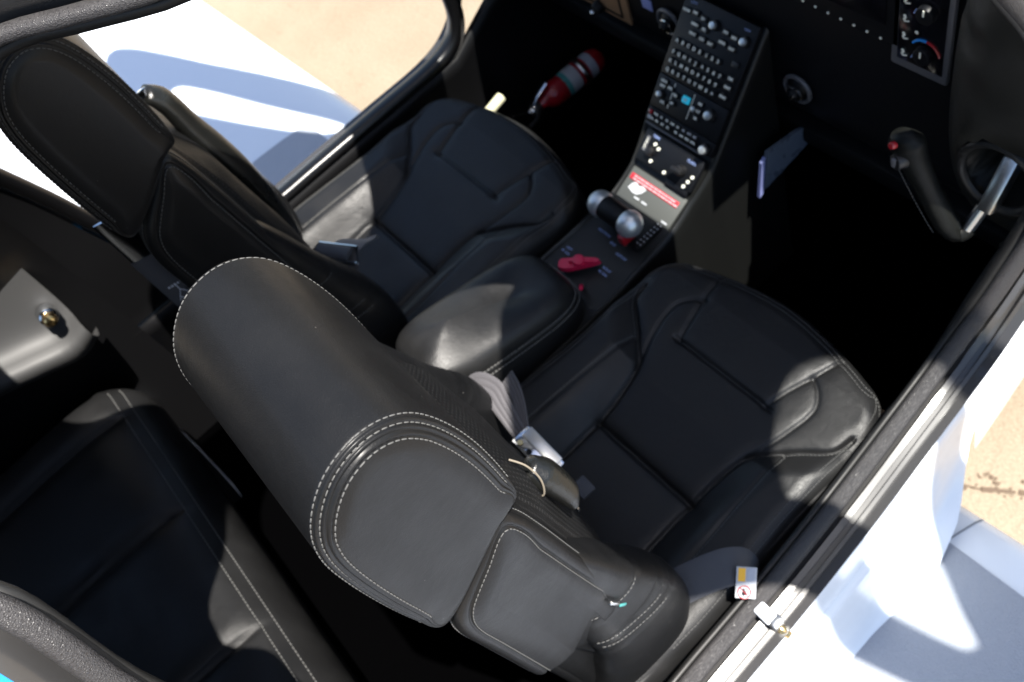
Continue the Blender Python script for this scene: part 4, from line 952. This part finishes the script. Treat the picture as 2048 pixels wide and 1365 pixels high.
for i, z in enumerate((-.046, -.018, .010, .038)):
    c0 = cc + Vector((-.022, -.0072, z)); mb.sphere(c0 + Vector((0, 0, .004)), .0024, M['legend'], (1, .2, 1), n=10); mb.box(c0, (.003, .0008, .006), M['legend'], 0, Matrix.Rotation(.5, 3, 'Y')); mb.box(c0 + Vector((.003, 0, -.003)), (.007, .0008, .0018), M['legend'], 0, Matrix.Rotation(-.3, 3, 'Y'))
for z in (-.044, .028): mb.box(cc + Vector((-.008, -.0072, z)), (.0016, .0008, .009), M['legend_blue'], 0, Matrix.Rotation(.4, 3, 'Y'))
mb.sphere(cc + Vector((-.004, -.0072, -.004)), .0026, M['legend'], (1, .2, 1), n=10); mb.sphere(cc + Vector((.008, -.0072, .056)), .0026, M['legend'], (1, .2, 1), n=10)
bl(mb, 'control_symbols', cl)
# padded knee bolster with the yoke opening
def bolster():
    V = []; n, m_ = 90, 60; c = Vector((.502, .815, .36))
    for j in range(m_ + 1):
        ph = -math.pi / 2 + math.pi * j / m_
        for i in range(n):
            t_ = 2 * math.pi * i / n; ce = lambda q, e: math.copysign(abs(q) ** e, q)
            x = .122 * ce(math.cos(t_), .7) * ce(math.cos(ph), .7); y = .165 * ce(math.sin(t_), .8) * ce(math.cos(ph), .7); z = .285 * ce(math.sin(ph), .75)
            p = c + Vector((x, y, z))
            g_ = 0.006 * math.exp(-((z - .115 - .03 * math.sin((x) * 22)) / .005) ** 2) + .004 * math.exp(-((x + .092) / .004) ** 2) * (z > .06)
            d = math.hypot(p.x - .500, (p.z - .262) * 0.9); hole = 0.075 * float(smooth(.055, .038, d)) if y < 0 else 0
            p -= Vector((x, y, z)).normalized() * g_; p.y += hole; V.append(p)
    mb = MB(); mb.add(V, [(j * n + i, j * n + (i + 1) % n, (j + 1) * n + (i + 1) % n, (j + 1) * n + i) for j in range(m_) for i in range(n)], M['leather_dome'])
    o = bl(mb, 'knee_bolster', sharp=80)
    mb = MB(); mb.tube([(.500 + .050 * math.cos(a), .661, .262 + .054 * math.sin(a)) for a in np.linspace(0, 2 * math.pi, 40, endpoint=False)], .006, M['plastic_grey'], 10, True); bl(mb, 'opening_rim', o)
bolster()

# ------------------------------------------------------------------ side yoke
YK = thing('side_yoke', 'black side stick grip with red button on a steel shaft from the right panel', 'control yoke', (0.45, 0.70, 0.15))
YL = Vector((0.45, 0.70, 0.15))
def yb(mb, name, parent=None, **k):
    mb.v = [tuple(Vector(v) - YL) for v in mb.v]; return mb.build(name, parent or YK, **k)
mb = MB(); gp = cr([(.400, .612, .322), (.404, .616, .305), (.418, .619, .270), (.442, .622, .222), (.468, .624, .180), (.480, .628, .168), (.490, .640, .176)], 40)
mb.tube(gp, 0, M['leather_dark'], 22, flat=(lambda q: np.interp(q, [0, .08, .2, .45, .8, 1], [.010, .018, .0165, .0145, .0155, .009]), lambda q: np.interp(q, [0, .08, .2, .45, .8, 1], [.014, .024, .019, .0155, .016, .010]), (1, 0.2, 0.2)))
gr = yb(mb, 'grip', sharp=80)
mb = MB(); st_l = [Vector(p) + Vector((-.014, -.0150, -.004)) for p in gp[10:34]]; stitches(mb, st_l, M['stitch'], r=.0006); yb(mb, 'stitching', gr)
mb = MB(); mb.cyl((.398, .602, .312), (.396, .595, .314), .0052, .0045, M['red'], 16, .001); yb(mb, 'transmit_button', gr)
mb = MB(); mb.cyl((.408, .606, .288), (.404, .594, .290), .012, .010, M['key'], 20, .001); mb.box((.4035, .5935, .290), (.006, .004, .014), M['bezel_edge'], .001); yb(mb, 'trim_switch', gr)
mb = MB(); mb.cyl((.487, .636, .176), (.492, .655, .205), .009, .009, M['steel'], 20); mb.box((.499, .672, .238), (.020, .024, .075), M['steel'], .003, Matrix.Rotation(-.6, 3, 'X')); yb(mb, 'shaft', sharp=40)
# small latch below the bolster
# ------------------------------------------------------------------ fire extinguisher on the floor
FE = thing('fire_extinguisher', 'small red fire extinguisher with white label and metal valve lying in the left footwell', 'fire extinguisher', (-0.52, 0.66, -0.22))
ax0 = Vector((-.528, .632, -.205)); ax1 = Vector((-.520, .815, -.205)); ax = (ax1 - ax0).normalized(); fl = Vector((-0.52, 0.66, -0.22))
def fb(mb, name, parent=None, **k):
    mb.v = [tuple(Vector(v) - fl) for v in mb.v]; return mb.build(name, parent or FE, **k)
def A(t_): return ax0 + ax * t_
mb = MB(); prf = [(0, .012), (.012, .014), (.022, .022), (.032, .0275), (.045, .029), (.16, .029), (.172, .025), (.180, .015)]
u_ = ax.cross(Vector((0, 0, 1))).normalized(); v_ = u_.cross(ax); n = 36; V = []
for t_, r_ in prf:
    for i in range(n): V.append(A(t_) + (u_ * math.cos(2 * math.pi * i / n) + v_ * math.sin(2 * math.pi * i / n)) * r_)
mb.add(V, [(j * n + i, j * n + (i + 1) % n, (j + 1) * n + (i + 1) % n, (j + 1) * n + i) for j in range(len(prf) - 1) for i in range(n)] + [tuple((len(prf) - 1) * n + i for i in range(n))], M['red']); cyl_ = fb(mb, 'cylinder', sharp=60)
mb = MB()
for (t0, t1, mm) in ((.066, .078, 'teal'), (.078, .105, 'white_label'), (.130, .150, 'grey_label')):
    V = []; arc = np.linspace(-1.2, 2.6, 30)
    for t_ in (t0, t1):
        for a in arc: V.append(A(t_) + (u_ * math.cos(a) + v_ * math.sin(a)) * .0295)
    k = len(arc); mb.add(V, [(i, i + 1, k + i + 1, k + i) for i in range(k - 1)], M[mm])
fb(mb, 'label', cyl_)
mb = MB(); ring = [A(.118) + (u_ * math.cos(a) + v_ * math.sin(a)) * .031 for a in np.linspace(0, 2 * math.pi, 40, endpoint=False)]; mb.tube(ring, .004, M['steel'], 8, True, flat=(.002, .006, ax)); fb(mb, 'bracket_strap')
mb = MB(); mb.cyl(A(.004), A(-.026), .012, .010, M['steel'], 20, .002); mb.box(A(-.012), (.018, .018, .028), M['steel'], .003)
mb.tube([A(-.02) + v_ * .010, A(.0) + v_ * .03, A(.03) + v_ * .044], 0, M['chrome'], 8, flat=(.007, .002, v_)); mb.tube([A(-.02) - u_ * .004, A(-.05) + v_ * .012 - u_ * .006, A(-.066) + v_ * .02 - u_ * .006], 0, M['chrome'], 8, flat=(.006, .002, v_))
mb.tube([A(-.01) + u_ * .01, A(-.03) + u_ * .028, A(-.055) + u_ * .034], .006, M['plastic_grey'], 10); fb(mb, 'valve', sharp=40)

# ------------------------------------------------------------------ card in the console pocket
BK = thing('checklist_card', 'blue checklist cards standing in a pocket on the right side of the centre console', 'card', (0.105, 0.70, -0.01))
bo = Vector((0.105, 0.70, -0.01))
def boxy(mb, name, parent=None, **k):
    mb.v = [tuple(Vector(v) - bo) for v in mb.v]; return mb.build(name, parent or BK, **k)
mb = MB(); q = [(.112, .672, .040), (.112, .658, -.046), (.112, .765, -.022), (.112, .757, .018)]
q = [(.110, .668, .038), (.110, .655, -.044), (.110, .762, -.030), (.110, .757, .014), (.110, .740, .022)]
mb.add([(x + d, y, z) for d in (0.003, -.003) for x, y, z in q], [(0, 1, 2, 3, 4), (9, 8, 7, 6, 5)] + [(i, i + 5, (i + 1) % 5 + 5, (i + 1) % 5) for i in range(5)], M['card_blue']); boxy(mb, 'front_card', smooth=False)
q = [(.110, .652, .026), (.110, .638, -.050), (.110, .648, -.046), (.110, .661, .033)]
mb = MB(); mb.add([(x + d, y, z) for d in (0.005, -.001) for x, y, z in q], [(0, 1, 2, 3), (7, 6, 5, 4)] + [(i, i + 4, (i + 1) % 4 + 4, (i + 1) % 4) for i in range(4)], M['lavender']); boxy(mb, 'rear_card', smooth=False)

# ------------------------------------------------------------------ belts and harnesses
def harness(name, label, path, wid, parts_fn=None):
    loc = Vector(path[0]); r_ = thing(name, label, 'harness', loc, 'shoulder harnesses'); P = [Vector(p) - loc for p in cr(path, 60)]
    mb = MB(); mb.tube(P, 0, M['leather_gloss'], 20, flat=(lambda q: wid * np.interp(q, [0, .05, .25, .8, 1], [.55, .75, 1, .8, .5]), lambda q: np.interp(q, [0, .05, .3, .8, 1], [.010, .014, .017, .012, .006]), (0.35, 1, .3)))
    mb.build('sleeve', r_, sharp=80)
    return r_, loc
hL, lL = harness('shoulder_harness', 'black leather shoulder harness hanging in front of the left seat backrest', [(-.250, -.015, .575), (-.25, -.002, .55), (-.25, .004, .49), (-.252, .018, .40), (-.262, .024, .30), (-.275, .022, .21), (-.285, .016, .185), (-.272, .020, .172)], .026)
def bar(mb, a, b, wdt, th, m, up=(0, 0, 1)): mb.tube([a, Vector(a).lerp(Vector(b), .5), b], 0, m, 10, flat=(wdt, th, up))
mb = MB(); c = [(-.258, .014, .170), (-.174, .060, .170), (-.200, .078, .172), (-.262, .042, .172)]
mb.tube([Vector(p) - lL for p in c], .0032, M['chrome'], 8, True); mb.tube([Vector((-.285, .004, .170)) - lL, Vector((-.255, .018, .170)) - lL], .003, M['chrome'], 8); bk_ = mb.build('buckle', hL)
mb = MB(); bar(mb, Vector((-.252, .032, .176)) - lL, Vector((-.196, .062, .176)) - lL, .013, .005, M['webbing_dark']); mb.build('buckle_pad', hL)
mb = MB(); mb.tube([Vector(p) - lL for p in cr([(-.30, .11, .06), (-.255, .10, .12), (-.230, .082, .158), (-.215, .060, .166), (-.205, .03, .12)], 20)], 0, M['webbing'], 12, flat=(.024, .0016, (0.2, 0, 1))); mb.build('strap', hL)
mb = MB(); mb.cyl(Vector((-.262, -.02, .565)) - lL, Vector((-.25, -.008, .572)) - lL, .010, .010, M['chrome'], 16, .002); mb.build('guide_ring', hL)

SH = Vector((.018, .0075, .0355))
hR, lR = harness('shoulder_harness', 'folded black leather harness sleeve with tan edged opening beside the right headrest', [tuple(Vector(p) + SH) for p in [(.434, -.008, .434), (.448, .002, .412), (.460, .007, .390), (.468, .005, .372)]], .0185)
mb = MB(); op = cr([(.424, -.018, .452), (.436, -.010, .442), (.447, -.008, .425), (.452, -.014, .407), (.446, -.022, .400)], 40)
mb.tube([Vector(p) + SH + Vector((0.010, 0.002, .014)) - lR for p in op], .0010, M['piping_tan'], 8); mb.build('edge_binding', hR)

LB = thing('lap_belt', 'grey lap belt with polished steel buckle standing at the inner edge of the right seat', 'seat belt', (0.2, 0.05, 0.0)); bL = Vector((0.2, .05, 0))
mb = MB(); strap_mesh(mb, [Vector(p) - bL for p in [(.112, .030, .085), (.116, .056, .118), (.142, .068, .124), (.168, .063, .119), (.195, .057, .110), (.218, .052, .100)]], lambda q: np.interp(q, [0, .3, 1], [.021, .021, .010]), (0.1, -.35, 1), M['webbing']); mb.build('strap', LB)
mb = MB(); strap_mesh(mb, [Vector(p) - bL for p in [(.140, .098, .118), (.165, .092, .121), (.190, .080, .116), (.222, .058, .102)]], lambda q: np.interp(q, [0, 1], [.013, .007]), (0.1, -.6, 1), M['webbing']); mb.build('strap_tail', LB)
a_, b_ = Vector((.216, .052, .106)), Vector((.290, .052, .086)); dx_ = (b_ - a_).normalized(); rot_ = Matrix((dx_, Vector((0, 1, 0)), dx_.cross(Vector((0, 1, 0))))).transposed()
mb = MB(); mb.box((a_ + b_) / 2 - bL, (.076, .036, .014), M['chrome'], .004, rot_); bk2 = mb.build('buckle', LB, sharp=40)
mb = MB(); mb.box((a_ + b_) / 2 - bL + Vector((.002, .010, .0085)), (.064, .018, .004), M['steel'], .0015, rot_); mb.build('release_flap', bk2)
mb = MB()
for f_ in (.18, .42, .86):
    p = a_.lerp(b_, f_) + Vector((0, -.008, .0075)); mb.cyl(p - bL, p + Vector((0, 0, .002)) - bL, .0045, .004, M['brass'] if f_ != .42 else M['plastic'], 14)
mb.build('rivet', bk2)
mb = MB(); mb.box(b_ + Vector((.012, .002, -.004)) - bL, (.024, .014, .006), M['chrome'], .002, rot_); mb.tube([b_ + Vector((.02, -.006, -.006)) - bL, b_ + Vector((.036, -.008, -.014)) - bL, b_ + Vector((.05, -.014, -.03)) - bL], .0025, M['chrome'], 8)
mb.box(b_ + Vector((.038, .012, -.012)) - bL, (.026, .024, .008), M['webbing_dark'], .002, rot_); mb.build('latch_tongue', LB)

OB = thing('lap_belt', 'dark lap belt with white and amber tag at the outer side of right seat', 'seat belt', (0.55, 0.1, 0.0)); oB = Vector((.55, .1, 0))
mb = MB(); mb.tube([Vector(p) - oB for p in cr([(.50, .03, .045), (.52, .08, .058), (.540, .125, .055), (.552, .142, .02), (.556, .13, -.08)], 40)], 0, M['webbing_dark'], 12, flat=(.024, .0016, (.6, .3, 1))); mb.build('strap', OB)
# tag plane facing outboard and up
tc_ = Vector((.566, .124, .048)); tn = Vector((.52, -.18, .83)).normalized(); tv = Vector((-.52, .70, .47)); tv = (tv - tn * tv.dot(tn)).normalized(); tu = tv.cross(tn)
TM = Matrix(((tu.x, tv.x, tn.x, tc_.x - oB.x), (tu.y, tv.y, tn.y, tc_.y - oB.y), (tu.z, tv.z, tn.z, tc_.z - oB.z), (0, 0, 0, 1))); TR = TM.to_3x3()
mb = MB(); mb.box(TM @ Vector((0, 0, 0)), (.026, .040, .002), M['white_label'], .0008, TR); tg = mb.build('tag', OB, sharp=40)
mb = MB(); mb.box(TM @ Vector((-.006, .010, .0012)), (.009, .017, .0008), M['yellow'], 0, TR); mb.box(TM @ Vector((.0055, .010, .0012)), (.009, .016, .0008), M['grey_label'], 0, TR)
mb.tube([TM @ Vector((-.002 + .008 * math.cos(a), -.012 + .008 * math.sin(a), .0015)) for a in np.linspace(0, 2 * math.pi, 30, endpoint=False)], .0008, M['red'], 6, True)
mb.tube([TM @ Vector((-.002 - .0055, -.012 + .0055, .0015)), TM @ Vector((-.002 + .0055, -.012 - .0055, .0015))], .0006, M['red'], 6)
mb.sphere(TM @ Vector((-.003, -.009, .0014)), .0018, M['plastic'], (1, 1, .3)); mb.box(TM @ Vector((-.002, -.0135, .0014)), (.006, .005, .0006), M['plastic'], 0, TR @ Matrix.Rotation(.4, 3, 'Z')); mb.build('tag_print', tg, sharp=40)

SB = thing('shoulder_belt', 'charcoal belt with polished end plate hanging behind the left front seat', 'seat belt', (-.13, -.15, .5)); sB = Vector((-.13, -.15, .5))
p0, p1, p2 = Vector((-.14, -.152, .548)), Vector((-.135, -.152, .475)), Vector((-.12, -.150, .36))
mb = MB(); mb.tube([p - sB for p in (p0, p0.lerp(p1, .5), p1)], 0, M['chrome'], 12, flat=(.020, .0025, (1, -.35, .55))); mb.build('end_plate', SB, sharp=50)
mb = MB(); mb.tube([p - sB for p in (p1, p1.lerp(p2, .3), p1.lerp(p2, .6), p2, p2 + Vector((.01, .0, -.25)))], 0, M['webbing_dark'], 12, flat=(.022, .002, (1, -.35, .55))); sp2 = mb.build('strap', SB)
lu = (p2 - p1).normalized(); ln_ = Vector((1, -.35, .55)); ln_ = (ln_ - lu * ln_.dot(lu)).normalized(); lv_ = ln_.cross(lu); lc = p1.lerp(p2, .62) + ln_ * .0032
LM = Matrix(((lu.x, lv_.x, ln_.x, lc.x - sB.x), (lu.y, lv_.y, ln_.y, lc.y - sB.y), (lu.z, lv_.z, ln_.z, lc.z - sB.z), (0, 0, 0, 1)))
mb = MB()
for a, b in (((-.016, 0), (-.004, 0)), ((-.004, 0), (.012, .011)), ((-.004, 0), (.012, -.011)), ((.004, .006), (.014, .0)), ((.006, -.007), (.014, -.004))):
    mb.tube([LM @ Vector((*a, 0)), LM @ Vector((*b, 0))], .0007, M['grey_label'], 6)
for i in range(5): mb.box(LM @ Vector((-.014, -.009 + i * .0045, 0)), (.003, .0028, .0006), M['grey_label'], 0, LM.to_3x3())
mb.build('label_print', SB)
# small zip pull on the right backrest
ZP = MB(); ZP.box((.225, -.022, .285), (.003, .004, .022), M['steel'], .001, Matrix.Rotation(.3, 3, 'X')); ZP.box((.226, -.016, .266), (.002, .004, .012), M['teal'], .001, Matrix.Rotation(.5, 3, 'X')); ZP.build('zip_pull', seatR)
